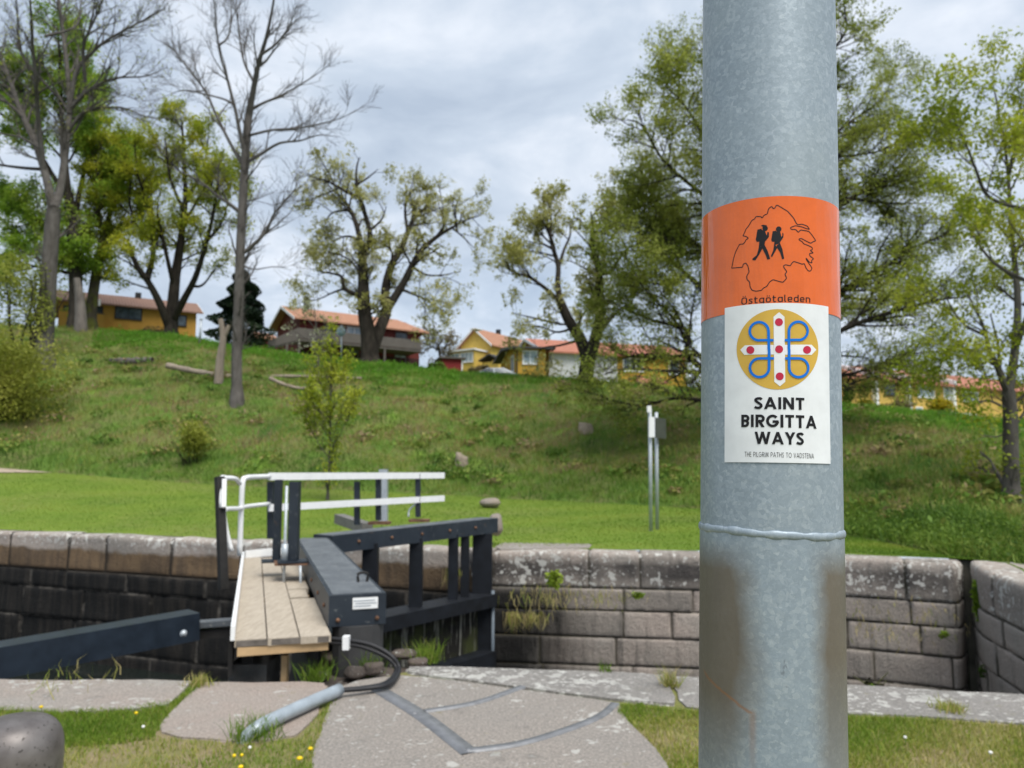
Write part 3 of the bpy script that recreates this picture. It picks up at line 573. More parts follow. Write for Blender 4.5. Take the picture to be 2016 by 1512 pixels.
bm = bmesh.new(); beam(bm, P(668, 1012, 17.0), P(724, 1030, 15.6), .22, .2, True); props(bm_obj('timber_balk', bm, plain('grey_timber', (.16, .155, .145), .85, .2, 8), bevel=.02), 'weathered grey timber balk lying behind the gate rails', 'timber')
bm = bmesh.new(); prism(bm, [G(975, 1078)[:2], G(1010, 1060)[:2], G(1120, 1060)[:2], G(1165, 1074)[:2], G(1160, 1080)[:2], G(985, 1083)[:2]], -.1, .018); props(bm_obj('granite_slab', bm, gC, bevel=.01), 'pale granite slab beside the far gate hinge across the canal', 'paving slab')
# ------------------------------------------------------------------ pole with stickers
PX, PY, LX, LY, PR = .23995, .71326, .0332, .0052, .0625
axis = Vector((LX, LY, 1)).normalized()
po = thing('steel_pole', 'galvanised steel lamp pole close to the camera, carrying two trail stickers', 'pole', (0, 0, 0), rot=(0, 0, 0))
base = Vector((PX - 1.5 * LX, PY - 1.5 * LY, 0))
rotm = Vector((0, 0, 1)).rotation_difference(axis).to_matrix().to_4x4()
po.matrix_world = Matrix.Translation(base) @ rotm; bpy.context.view_layer.update()
INV = np.array((Matrix.Translation(base) @ rotm).inverted())
oc = INV[:3, :3] @ CAM + INV[:3, 3]; PH0 = math.atan2(-oc[0], oc[1])   # angle s=0 faces the camera
cdir = math.atan2(oc[1], oc[0])
def cyl(px, py, r=PR):
    d = INV[:3, :3] @ ray(px, py); a = d[0] ** 2 + d[1] ** 2; b = oc[0] * d[0] + oc[1] * d[1]; c = oc[0] ** 2 + oc[1] ** 2 - r * r
    D = b * b - a * c
    t = (-b - math.sqrt(max(D, 0))) / a; p = oc + d * t
    ang = math.atan2(p[1], p[0]) - cdir; ang = (ang + math.pi) % (2 * math.pi) - math.pi
    return np.array([ang * PR, p[2]])
def wrap(S, r):
    S = np.asarray(S); a = cdir + S[:, 0] / PR; return np.stack([r * np.cos(a), r * np.sin(a), S[:, 1]], -1)
k = NT('galvanised_spangle', .5, .25, .45); p = k.pos(obj=True)
wv = k.node('ShaderNodeVectorMath', operation='ADD'); nn = k.node('ShaderNodeTexNoise'); nn.inputs['Scale'].default_value = 160; nn.inputs['Detail'].default_value = 3; k.put(nn.inputs['Vector'], p)
s_ = k.node('ShaderNodeVectorMath', operation='SCALE'); k.put(s_.inputs[0], nn.outputs[1]); s_.inputs[3].default_value = .007; k.put(wv.inputs[0], p); k.put(wv.inputs[1], s_.outputs[0])
c1 = k.xyz(k.voro(260, wv.outputs[0], out=1))[0]; c2 = k.xyz(k.voro(520, wv.outputs[0], out=1))[1]; c3 = k.noise(14, 4, .6, p)
f_ = k.m('ADD', k.m('MULTIPLY', k.m('POWER', c1, 2.4), .40), k.m('ADD', k.m('MULTIPLY', k.m('POWER', c2, 2.5), .22), k.m('MULTIPLY', c3, .42)))
c = k.ramp(f_, [(.12, (.235, .29, .335)), (.38, (.285, .345, .395)), (.62, (.335, .395, .44)), (.95, (.43, .49, .53))])
c = k.mix(k.rng(k.noise(60, 4, .75, k.pos((1, 1, .45), True)), .70, .74, 0, .6), c, (.13, .15, .17))
c = k.mix(k.rng(k.noise(7, 3, .5, p), .45, .7, 0, .35), c, (.33, .38, .38))
# dirt on the bottom tube
X_, Y_, Z_ = k.xyz(p); ang = k.node('ShaderNodeMath', operation='ARCTAN2')
rc = k.node('ShaderNodeVectorRotate', rotation_type='Z_AXIS'); k.put(rc.inputs['Vector'], p); rc.inputs['Angle'].default_value = -cdir
rx, ry, rz = k.xyz(rc.outputs[0]); k.put(ang.inputs[0], ry); k.put(ang.inputs[1], rx)
ang = ang.outputs[0]                                  # >0 : right in view?
nz = k.m('MULTIPLY', k.m('SUBTRACT', k.noise(16, 5, .6, p), .5), .55)
PSIGN = 1 if cyl(1600, 1200)[0] > 0 else -1
an = k.m('ADD', k.m('MULTIPLY', ang, float(PSIGN)), nz)
zj = float(cyl(1520, 1052)[1])
below = k.rng(k.m('ADD', Z_, k.m('MULTIPLY', nz, .05)), zj - .004, zj - .034)
dl = k.m('MULTIPLY', k.rng(k.m('ADD', an, k.m('MULTIPLY', k.m('ABSOLUTE', k.m('SUBTRACT', Z_, zj - .10)), 2.6)), .05, -.42), k.rng(Z_, zj - .235, zj - .14))
dr = k.m('MULTIPLY', k.rng(an, .50, .82), k.rng(Z_, zj - .23, zj - .10, .35, 1))
dm = k.m('MULTIPLY', k.m('MAXIMUM', dl, dr), below)
dcol = k.mix(k.noise(25, 5, .7, k.pos((1, 1, .25), True)), (.105, .090, .070), (.20, .174, .135))
c = k.mix(k.m('MULTIPLY', dm, .97), c, dcol)
# rust run: a slanting scratch then a drip
u0, u1 = cyl(1388, 1322), cyl(1482, 1404)
sl_ = (u1[1] - u0[1]) / (u1[0] - u0[0])
su = k.m('MULTIPLY', ang, PR)
line = k.m('SUBTRACT', k.m('SUBTRACT', Z_, float(u0[1])), k.m('MULTIPLY', k.m('SUBTRACT', su, float(u0[0])), float(sl_)))
line = k.m('ADD', line, k.m('MULTIPLY', k.m('SUBTRACT', k.noise(50, 3, .6, p), .5), .006))
lo_, hi_ = sorted((float(u0[0]), float(u1[0])))
seg = k.m('MULTIPLY', k.rng(su, lo_ - .004, lo_ + .002), k.rng(su, hi_ + .002, hi_ - .001))
r1 = k.m('MULTIPLY', k.rng(k.m('ABSOLUTE', line), .0022, .0003), seg)
drip = k.m('MULTIPLY', k.rng(k.m('ABSOLUTE', k.m('SUBTRACT', su, float(u1[0]))), .004, .001), k.m('MULTIPLY', k.rng(Z_, float(u1[1]) + .004, float(u1[1])), k.rng(Z_, float(u1[1]) - .05, float(u1[1]) - .01, .1, .55)))
c = k.mix(k.m('MULTIPLY', k.m('MAXIMUM', r1, drip), .62), c, (.28, .13, .05))
k.rough(k.rng(f_, .2, .9, .52, .36)); k.bump(k.m('ADD', c3, k.m('MULTIPLY', k.noise(120, 4, .6, p), .25)), .22, .004)
galv = k.col(c)
def cylpart(name, r0, r1, z0, z1, n=40, mat=galv, wob=0):
    a = np.linspace(0, 2 * np.pi, 128, endpoint=False); z = np.linspace(z0, z1, n); rr = np.linspace(r0, r1, n)
    V = np.stack([rr[:, None] * np.cos(a), rr[:, None] * np.sin(a), z[:, None] + wob * (np.sin(2 * a + 1) + .4 * np.sin(5 * a)) + 0 * rr[:, None]], -1).reshape(-1, 3)
    i = np.arange(n - 1)[:, None] * 128; j = np.arange(128)[None]; j2 = (j + 1) % 128
    return np_mesh(name, V, np.stack([i + j, i + j2, i + 128 + j2, i + 128 + j], -1).reshape(-1, 4), mat, po, True)
cylpart('lower_tube', .0637, .0630, 0, zj)
cylpart('upper_tube', .0625, .0625, zj - .004, 5.0)
a = np.linspace(0, 2 * np.pi, 160, endpoint=False); prf = np.linspace(0, 2 * np.pi, 14, endpoint=False)
wz_ = zj + .0009 * np.sin(a * 2 + 1) + .0003 * np.sin(a * 7) ; thk = .0037 + .0005 * np.sin(a * 11 + 2) + .0004 * np.sin(a * 23)
V = np.stack([(.0625 + thk[:, None] * .45 * np.cos(prf)) * np.cos(a)[:, None], (.0625 + thk[:, None] * .45 * np.cos(prf)) * np.sin(a)[:, None], wz_[:, None] + thk[:, None] * .9 * np.sin(prf)], -1).reshape(-1, 3)
i = np.arange(160)[:, None]; j = np.arange(14)[None]
np_mesh('weld_seam', V, np.stack([i * 14 + j, ((i + 1) % 160) * 14 + j, ((i + 1) % 160) * 14 + (j + 1) % 14, i * 14 + (j + 1) % 14], -1).reshape(-1, 4), galv, po, True)
def film(name, c, rough=.16, bumps=.12, spec=.55):
    k = NT(name, rough, 0, spec); p = k.pos((1, 1, .16), True)
    n = k.noise(70, 3, .5, p); k.bump(k.m('ADD', n, k.m('MULTIPLY', k.noise(420, 2, .5, k.pos(obj=True)), .08)), bumps, .004)
    c = np.array(c); return k.col(k.mix(k.rng(k.noise(40, 4, .6, k.pos(obj=True)), .35, .65), tuple(c * .94), tuple(np.minimum(c * 1.05, .9))))
inkm = film('black_ink', (.012, .012, .014), .42, .06, .25)
def grid_patch(name, s0, s1, zlo, zhi, r, mat, parent, ns=60, nz=8):
    """curved sheet; zlo/zhi are functions of s"""
    s = np.linspace(s0, s1, ns); V = []
    for x in s:
        for t in np.linspace(0, 1, nz): V.append((x, zlo(x) + (zhi(x) - zlo(x)) * t))
    V = wrap(np.array(V), r); i = np.arange(ns - 1)[:, None] * nz; j = np.arange(nz - 1)[None]
    return np_mesh(name, V, np.stack([i + j, i + nz + j, i + nz + j + 1, i + j + 1], -1).reshape(-1, 4), mat, parent, True)
def poly_patch(name, S, r, mat, parent, multi=False):
    """flat outline(s) in (s,z) metres -> sheet bent round the pole"""
    bm = bmesh.new()
    for ii, s in enumerate(S if multi else [S]):
        s = [np.asarray(q, float) for q in s]; vv = [bm.verts.new((q[0], q[1], (ii % 9) * 1.2e-5)) for q in s]; bmesh.ops.triangulate(bm, faces=[bm.faces.new(vv)])
    xs = [v.co.x for v in bm.verts]
    for x in np.arange(min(xs), max(xs), .002)[1:]:
        bmesh.ops.bisect_plane(bm, geom=bm.verts[:] + bm.edges[:] + bm.faces[:], plane_co=(x, 0, 0), plane_no=(1, 0, 0), dist=1e-7)
    for v in bm.verts:
        a = cdir + v.co.x / PR; rr = r + v.co.z; v.co = Vector((rr * math.cos(a), rr * math.sin(a), v.co.y))
    bmesh.ops.recalc_face_normals(bm, faces=bm.faces)
    me = bpy.data.meshes.new(name); bm.to_mesh(me); bm.free(); me.materials.append(mat)
    o = bpy.data.objects.new(name, me); COL.objects.link(o); o.parent = parent; ORG[o.name] = np.zeros(3); return o
def ribbon(name, pts, wd, r, mat, parent, closed=False):
    c = np.asarray(pts, float)
    if closed: c = np.vstack([c, c[:1]])
    sg = np.linalg.norm(np.diff(c, axis=0), axis=1); s = np.concatenate([[0], np.cumsum(sg)]); t = np.linspace(0, s[-1], max(len(c) * 3, int(s[-1] / .0006)))
    c = np.stack([np.interp(t, s, c[:, 0]), np.interp(t, s, c[:, 1])], -1)
    for _ in range(2): c[1:-1] = (c[:-2] + 2 * c[1:-1] + c[2:]) / 4
    tg = np.gradient(c, axis=0); tg /= np.linalg.norm(tg, axis=1)[:, None] + 1e-9; n = np.stack([-tg[:, 1], tg[:, 0]], -1) * wd / 2
    V = wrap(np.vstack([c + n, c - n]), r); m_ = len(c); i = np.arange(m_ - 1)
    return np_mesh(name, V, np.stack([i, i + 1, i + 1 + m_, i + m_], -1), mat, parent)
def glyph(ch, w):
    """centre-line strokes of one letter, cap height 1: (width, straight strokes, curves)"""
    h = w / 2; el = lambda cx, cy, rx, ry, a0, a1, p=1., n=28: [(cx + rx * math.copysign(abs(math.cos(R_(t))) ** p, math.cos(R_(t))), cy + ry * math.copysign(abs(math.sin(R_(t))) ** p, math.sin(R_(t)))) for t in np.linspace(a0, a1, n)]
    bowl = lambda y0, y1, x: [(h, y1), (x - (y1 - y0) / 2, y1)] + el(x - (y1 - y0) / 2, (y0 + y1) / 2, (y1 - y0) / 2, (y1 - y0) / 2, 80, -80) + [(x - (y1 - y0) / 2, y0), (h, y0)]
    st = lambda x: ((x, 0), (x, 1)); X = .72
    sc = lambda W, H: catmull([(W * .93, H * .80), (W * .74, H - h * 1.02), (W * .5, H - h), (W * .22, H * .9 - h * .5), (W * .17, H * .72), (W * .45, H * .55), (W * .78, H * .40), (W * .86, H * .24), (W * .66, h * 1.2), (W * .44, h), (W * .2, h * 1.3), (W * .04, H * .20)], 44)
    rr = lambda W: el(W / 2, X / 2, W / 2 - h, X / 2 - h, 0, 360, .62, 40)
    D = {'I': (w, [st(h)], []), 'N': (.78, [st(h), ((h, 1.0), (.78 - h, 0)), st(.78 - h)], []), 'T': (.64, [((0, 1 - h), (.64, 1 - h)), st(.32)], []), 'A': (.86, [((h * .9, -.0), (.43, 1 - h * .3)), ((.86 - h * .9, -.0), (.43, 1 - h * .3)), ((.2, .29), (.66, .29))], []),
      'S': (.56, [], [sc(.56, 1)]), 'B': (.60, [st(h)], [bowl(.52, 1 - h, .52), bowl(h, .52, .60 - h)]), 'R': (.62, [st(h), ((.27, .5), (.60 - h * .6, 0))], [bowl(.46, 1 - h, .56)]), 'P': (.58, [st(h)], [bowl(.42, 1 - h, .56)]),
      'G': (.88, [((.46, .45), (.88, .45))], [el(.46, .5, .46 - h, .5 - h, 42, 355)]), 'O': (.96, [], [el(.48, .5, .48 - h, .5 - h, 0, 360)]), 'W': (1.16, [((h * .8, 1), (.31, 0)), ((.58, .95), (.31, 0)), ((.58, .95), (.85, 0)), ((1.16 - h * .8, 1), (.85, 0))], []), 'Y': (.74, [((h * .8, 1), (.37, .42)), ((.74 - h * .8, 1), (.37, .42)), ((.37, 0), (.37, .48))], []),
      'H': (.72, [st(h), st(.72 - h), ((0, .52), (.72, .52))], []), 'E': (.5, [st(h), ((0, h), (.5, h)), ((0, .52), (.46, .52)), ((0, 1 - h), (.5, 1 - h))], []), 'L': (.46, [st(h), ((0, h), (.46, h))], []), 'M': (.92, [((h, 0), (.17, 1)), ((.17, 1), (.46, .1)), ((.75, 1), (.46, .1)), ((.92 - h, 0), (.75, 1))], []), 'V': (.76, [((h * .8, 1), (.38, 0)), ((.76 - h * .8, 1), (.38, 0))], []), 'D': (.74, [st(h)], [[(h, 1 - h), (.26, 1 - h)] + el(.26, .5, .48 - h, .5 - h, 85, -85) + [(.26, h), (h, h)]]),
      'Ö': (.66, [((.15, 1.16), (.26, 1.16)), ((.40, 1.16), (.51, 1.16))], [el(.33, .5, .33 - h, .5 - h, 0, 360, .62, 44)]), 's': (.46, [], [sc(.46, X)]), 't': (.40, [((0, X - h), (.38, X - h))], [catmull([(.13, .95), (.13, .5), (.13, .18), (.2, h), (.38, h)], 16)]), 'g': (.54, [], [rr(.54), catmull([(.54 - h, X), (.54 - h, .2), (.54 - h, -.1), (.42, -.22), (.08, -.22)], 16)]),
      'ö': (.54, [((.11, .92), (.21, .92)), ((.33, .92), (.43, .92))], [rr(.54)]), 'a': (.54, [((.54 - h, 0), (.54 - h, X))], [rr(.54)]), 'l': (.2, [], [catmull([(h, 1.02), (h, .5), (h, .15), (.11, h), (.2, h)], 14)]), 'e': (.52, [], [[(h, X * .47), (.52 - h, X * .47)] + el(.26, X / 2, .26 - h, X / 2 - h, 5, 270, .62, 30) + [(.46, h)]]), 'd': (.54, [((.54 - h, 0), (.54 - h, 1.02))], [rr(.54)]), 'n': (.54, [((h, 0), (h, X))], [catmull([(h, X * .8), (.2, X - h), (.36, X - h), (.54 - h, X * .7), (.54 - h, .3), (.54 - h, 0)], 18)]), ' ': (.3, [], [])}
    return D[ch]
def text_patch(name, txt, box_px, r, mat, parent, w=.2, gap=.13, tilt=0.):
    polys, x = [], 0.
    for ch in txt:
        W, st, cv = glyph(ch, w)
        for p_, q_ in st:
            p_, q_ = np.array(p_), np.array(q_); d = (q_ - p_) / np.linalg.norm(q_ - p_); n = np.array([-d[1], d[0]]) * w / 2
            diag = abs(d[0]) > .03 and abs(d[1]) > .03; e_ = d * w * .35 if diag else d * 0
            S = [p_ - e_ + n, q_ + e_ + n, q_ + e_ - n, p_ - e_ - n]
            for lim, sg in ((0, 1), (1, -1)) if diag else ():
                o = []
                for i, a_ in enumerate(S):
                    b_ = S[(i + 1) % len(S)]; fa, fb = (a_[1] - lim) * sg, (b_[1] - lim) * sg
                    if fa >= 0: o.append(a_)
                    if (fa >= 0) != (fb >= 0): o.append(a_ + (b_ - a_) * fa / (fa - fb))
                S = o
            if len(S) > 2: polys.append([(q[0] + x, q[1]) for q in S])
        for c_ in cv:
            c_ = np.asarray(c_, float); tg = np.gradient(c_, axis=0)
            if np.linalg.norm(c_[0] - c_[-1]) < 1e-6: tg[0] = tg[-1] = c_[1] - c_[-2]
            tg /= np.linalg.norm(tg, axis=1)[:, None] + 1e-9; n = np.stack([-tg[:, 1], tg[:, 0]], -1) * w / 2; A, B = c_ + n, c_ - n
            for i in range(len(c_) - 1): polys.append([(q[0] + x, q[1]) for q in (A[i], A[i + 1], B[i + 1], B[i])])
        x += W + gap
    al = np.array([q for p_ in polys for q in p_]); lo, hi = al.min(0), al.max(0)
    x0, y0, x1, y1 = box_px; xm, ym = (x0 + x1) / 2, (y0 + y1) / 2
    sA, sB = cyl(x0, ym)[0], cyl(x1, ym)[0]; zA, zB = cyl(xm, y1)[1], cyl(xm, y0)[1]
    mp = lambda q: (sA + (q[0] - lo[0]) / (hi[0] - lo[0]) * (sB - sA), zA + (q[1] - lo[1]) / (hi[1] - lo[1]) * (zB - zA) + tilt * ((q[0] - lo[0]) / (hi[0] - lo[0]) - .5))
    return poly_patch(name, [[mp(q) for q in p_] for p_ in polys], r, mat, parent, True)
zt_, zb_ = cyl(1517, 387)[1], cyl(1660 - 12, 612)[1]
zb_ = cyl(1384, 634)[1]
ost = grid_patch('orange_sticker', -PR * 2.2, PR * 2.2, lambda s: zb_, lambda s: zt_, PR + .0004, film('orange_film', (.72, .132, .011), .10, .35, .6), po, 120, 10)
Z6 = lambda pts: [cyl(1420 + x / 6.05, 390 + y / 6.05) for x, y in pts]
outline = [(128, 835), (135, 800), (150, 720), (175, 640), (220, 552), (240, 548), (262, 552), (290, 515), (300, 492), (328, 482), (300, 458), (258, 452), (282, 412), (292, 378), (330, 330), (370, 262), (395, 255), (415, 220), (475, 222), (488, 242), (510, 205), (550, 190), (562, 130), (600, 98), (615, 125), (632, 128), (660, 82), (700, 105), (790, 160), (860, 240), (890, 300), (905, 318), (960, 312), (1020, 335), (1050, 375), (1010, 365), (960, 345), (880, 330), (820, 352), (830, 375), (885, 375), (915, 412), (940, 380), (1040, 398), (1075, 440), (1122, 510), (1095, 518), (1060, 540), (1010, 515), (950, 482), (918, 488), (930, 505), (965, 522), (975, 545), (1030, 565), (1080, 590), (1082, 618), (1052, 622), (1094, 655), (1045, 660), (1050, 690), (1098, 725), (1068, 745), (1080, 775), (1045, 765), (1005, 712), (1010, 735), (1040, 780), (1078, 835), (1060, 870), (1035, 870), (1005, 835), (985, 778), (965, 790), (860, 755), (835, 780), (822, 808), (765, 795), (738, 805), (745, 830), (782, 880), (755, 905), (778, 955), (735, 1005), (690, 995), (615, 972), (575, 1000), (545, 1050), (500, 1075), (480, 1100), (415, 1110), (370, 1100), (345, 1060), (340, 1000), (308, 970), (305, 930), (335, 880), (320, 810), (295, 772), (262, 790), (258, 825)]
ribbon('map_outline', Z6(outline), .00075, PR + .0006, inkm, ost, True)
circ = lambda cx, cy, r, n=24: [(cx + r * math.cos(a), cy + r * math.sin(a)) for a in np.linspace(0, 2 * math.pi, n, endpoint=False)]
H1 = [circ(523, 362, 32), [(470, 330), (500, 319), (545, 328), (530, 350), (495, 345), (485, 335)], [(432, 378), (482, 365), (474, 520), (425, 522), (412, 500)], [(460, 378), (520, 388), (548, 470), (522, 520), (515, 562), (450, 582), (455, 500)], [(515, 490), (545, 440), (550, 405), (568, 410), (568, 462), (530, 512)], [(450, 565), (492, 598), (460, 662), (410, 740), (376, 740), (372, 725), (425, 680), (447, 600)], [(470, 575), (515, 555), (556, 640), (583, 725), (550, 733), (530, 680), (490, 600)]]
H2 = [circ(683, 372, 33), [(612, 397), (652, 390), (642, 520), (606, 522), (595, 500)], [(640, 400), (700, 400), (716, 470), (696, 542), (630, 562), (635, 480)], [(695, 485), (725, 455), (728, 412), (740, 425), (738, 466), (705, 520)], [(630, 545), (668, 590), (640, 640), (605, 703), (590, 692), (620, 620)], [(660, 565), (698, 538), (726, 610), (748, 722), (725, 730), (700, 650), (665, 595)]]
for H in (H1, H2): poly_patch('hiker', [Z6(q) for q in H], PR + .0006, inkm, ost, True)
text_patch('lettering', 'Östgötaleden', (1420 + 243 / 6.05, 390 + 1138 / 6.05, 1420 + 1055 / 6.05, 390 + 1262 / 6.05), PR + .0006, inkm, ost, .115, .16, .0009)
Z2 = lambda pts: [cyl(1380 + x / 2.607, 380 + y / 2.607) for x, y in pts]
cA, cB, cC, cD = Z2([(123, 592), (648, 584), (662, 1390), (127, 1382)])
s0, s1 = (cA[0] + cD[0]) / 2, (cB[0] + cC[0]) / 2; zc0, zc1 = (cD[1], cC[1]), (cA[1], cB[1])
lerp = lambda p_: (lambda s: p_[0] + (p_[1] - p_[0]) * (s - s0) / (s1 - s0))
wst = grid_patch('white_sticker', s0, s1, lerp(zc0), lerp(zc1), PR + .0009, film('white_film', (.74, .77, .79), .3, .05, .4), po, 60, 6)
mid = (s0 + s1) / 2
emb = poly_patch('emblem', Z2(circ(392, 803, 206, 72)), PR + .0011, film('ochre_ink', (.60, .38, .055), .3, .05, .4), wst)
wi = film('white_ink', (.76, .78, .80), .3, .05, .4); bi = film('blue_ink', (.002, .16, .64), .4, .05, .25); ri = film('red_ink', (.50, .018, .055), .3, .05, .4)
poly_patch('cross_arm', Z2([(372, 637), (400, 613), (427, 637), (431, 970), (404, 993), (376, 970)]), PR + .0013, wi, wst)
poly_patch('cross_arm', Z2([(205, 806), (228, 783), (372.5, 781), (374, 830), (225, 832)]), PR + .0013, wi, wst)
poly_patch('cross_arm', Z2([(428.5, 781), (563, 780), (587, 806), (563, 832), (430, 831)]), PR + .0013, wi, wst)
for x, y in ((399, 664), (400, 803), (403, 942), (256, 807), (540, 806)): poly_patch('red_dot', Z2(circ(x, y, 20)), PR + .0015, ri, wst)
arc = lambda cx, cy, r, a0, a1: [(cx + r * math.cos(R_(a)), cy + r * math.sin(R_(a))) for a in np.linspace(a0, a1, 30)]
for pts in ([(372, 757), (300, 757)] + arc(300, 711, 47, 90, 360) + [(349, 803)], [(428, 757), (496, 755)] + arc(496, 709, 47, 90, -180) + [(449, 803)], [(374, 850), (302, 850)] + arc(302, 898, 48, -90, -360) + [(350, 803)], [(430, 850), (498, 850)] + arc(498, 898, 48, -90, 180) + [(450, 803)]):
    ribbon('blue_loop', Z2(pts), .0022, PR + .0017, bi, wst)
for txt, bx, b in (('SAINT', (273, 1048, 527, 1110), .205), ('BIRGITTA', (210, 1138, 588, 1203), .205), ('WAYS', (277, 1226, 525, 1290), .205), ('THE PILGRIM PATHS TO VADSTENA', (227, 1331, 575, 1357), .10)):
    text_patch('lettering', txt, (1380 + bx[0] / 2.607, 380 + bx[1] / 2.607, 1380 + bx[2] / 2.607, 380 + bx[3] / 2.607), PR + .0012, inkm, wst, b, .2 if len(txt) > 12 else .13)
# ------------------------------------------------------------------ trees
def bark(name, a, b, moss=None):
    k = NT(name, .95, 0, .1); c = k.mix(k.rng(k.noise(4, 6, .65, k.pos((1, 1, .3))), .35, .65), a, b)
    if moss: c = k.mix(k.rng(k.noise(1.6, 5, .6), .45, .62, 0, .8), c, moss)
    k.bump(k.noise(14, 5, .7, k.pos((1, 1, .2))), .8, .06); return k.col(c)
BK = {'grey': bark('bark_grey', (.07, .064, .055), (.13, .12, .108)), 'dark': bark('bark_dark', (.022, .019, .016), (.055, .047, .038)),
      'moss': bark('bark_moss', (.04, .036, .026), (.085, .075, .055), (.09, .105, .02)), 'twig': bark('bark_ash', (.085, .077, .07), (.15, .138, .127)), 'dead': bark('dead_wood', (.36, .30, .235), (.24, .20, .165))}
LF = {'oak': leafmat('leaf_oak', [(0, (.24, .245, .05)), (.5, (.38, .375, .11)), (1, (.50, .48, .19))]),
      'maple': leafmat('leaf_maple', [(0, (.16, .21, .012)), (.5, (.30, .35, .022)), (1, (.45, .44, .035))]),
      'linden': leafmat('leaf_linden', [(0, (.12, .22, .018)), (.5, (.22, .35, .03)), (1, (.35, .44, .055))]),
      'olive': leafmat('leaf_alder', [(0, (.145, .19, .022)), (.5, (.255, .30, .045)), (1, (.38, .41, .08))]),
      'lime': leafmat('leaf_lime', [(0, (.18, .24, .014)), (.5, (.32, .38, .03)), (1, (.46, .48, .06))]),
      'bush': leafmat('leaf_bush', [(0, (.15, .175, .022)), (.5, (.28, .31, .045)), (1, (.42, .42, .085))]),
      'pale': leafmat('leaf_blossom', [(0, (.2, .23, .09)), (.5, (.40, .42, .26)), (1, (.62, .62, .50))]),
      'dark': leafmat('needle_dark', [(0, (.008, .02, .010)), (.5, (.016, .035, .016)), (1, (.035, .06, .022))], .1),
      'yellow': leafmat('leaf_forsythia', [(0, (.22, .20, .02)), (.5, (.48, .38, .02)), (1, (.62, .50, .03))]),
      'green': leafmat('leaf_green', [(0, (.04, .09, .012)), (.5, (.10, .18, .022)), (1, (.19, .28, .04))]),
      'brown': leafmat('leaf_brown', [(0, (.08, .07, .03)), (.5, (.16, .13, .06)), (1, (.24, .20, .10))])}
def sprout(r, polys, dens, lmin, lmax, ang, up, tmin, rf, npts=5, wig=.12, flat=1., rmin=.004):
    out = []
    for Pp, Rr in polys:
        sg = np.linalg.norm(np.diff(Pp, axis=0), axis=1); s = np.concatenate([[0], np.cumsum(sg)]); Lp = s[-1]
        n = r.poisson(dens * Lp * (1 - tmin))
        for t in tmin + (1 - tmin) * r.random(n) ** .85:
            q = t * Lp; i = min(np.searchsorted(s, q, 'right') - 1, len(sg) - 1); f = (q - s[i]) / (sg[i] + 1e-9)
            p0 = Pp[i] + (Pp[i + 1] - Pp[i]) * f; tg = (Pp[i + 1] - Pp[i]) / (sg[i] + 1e-9); rr = Rr[i] + (Rr[i + 1] - Rr[i]) * f
            v = r.normal(size=3); v -= tg * v.dot(tg); v /= np.linalg.norm(v) + 1e-9
            a = R_(ang) * r.uniform(.6, 1.3); d = tg * math.cos(a) + v * math.sin(a); d[2] = d[2] * flat + up; d /= np.linalg.norm(d)
            ln = r.uniform(lmin, lmax) * (1.15 - .45 * t); pts = [p0]
            for _ in range(npts - 1):
                d = d + r.normal(0, wig, 3); d[2] += up * .12; d /= np.linalg.norm(d); pts.append(pts[-1] + d * ln / (npts - 1))
            r0 = max(min(rr * rf, ln * .035), rmin); out.append((np.array(pts), np.linspace(r0, max(r0 * .3, rmin * .7), npts)))
    return out
def leaves_at(r, polys, per, spread, size, upb=.5):
    C = []
    for Pp, _ in polys:
        n = r.poisson(per)
        if n: 
            t = r.uniform(.2, 1.0, n) * (len(Pp) - 1); i = np.minimum(t.astype(int), len(Pp) - 2); f = (t - i)[:, None]
            C.append(Pp[i] * (1 - f) + Pp[i + 1] * f)
    C = np.concatenate(C); C = C + r.normal(0, spread, C.shape); return leaf_quads(r, C, size, upb)
def leaf_quads(r, C, size, upb=.5, tone=None):
    n = len(C); nrm = r.normal(size=(n, 3)); nrm[:, 2] += upb * 1.5; nrm /= np.linalg.norm(nrm, axis=1)[:, None]
    a = np.cross(nrm, r.normal(size=(n, 3))); a /= np.linalg.norm(a, axis=1)[:, None] + 1e-9; b = np.cross(nrm, a)
    s = (size * r.uniform(.6, 1.4, n))[:, None] if np.isscalar(size) else np.asarray(size)[:, None]
    V = np.stack([C - a * s, C + b * s * .55 + nrm * s * .12, C + a * s, C - b * s * .55 + nrm * s * .12], 1).reshape(-1, 3)
    Fq = np.arange(n * 4).reshape(-1, 4)
    cl = .25 * np.sin(C[:, 0] * 1.9 + C[:, 2] * 1.3) + .2 * np.sin(C[:, 2] * 2.7 - C[:, 1] * 1.7)
    tone = np.clip(.5 + cl + r.normal(0, .2, n), 0, 1) if tone is None else tone
    return V, Fq, tone
def limb_polys(r, Y, limbs, base3, jit=.3):
    polys = []; allp = None
    for li, (pts, r0, r1) in enumerate(limbs):
        if li == 0: ys = np.full(len(pts), Y)
        else:
            q0 = P(*pts[0], Y); near = allp[np.argmin(np.hypot(allp[:, 0] - q0[0], allp[:, 2] - q0[2]))]; y0 = near[1]
            Lp = np.linalg.norm(P(*pts[-1], Y) - q0); ys = y0 + np.linspace(0, 1, len(pts)) * Lp * r.uniform(-jit, jit) * 1.6
        q = np.array([P(x, y, yy) for (x, y), yy in zip(pts, ys)])
        if li: q[0] = near * .6 + q[0] * .4
        c = catmull(q, max(8, 4 * len(pts))); polys.append((c, np.linspace(r0, r1, len(c)) * Y / F)); allp = c if allp is None else np.vstack([allp, c])
    return polys
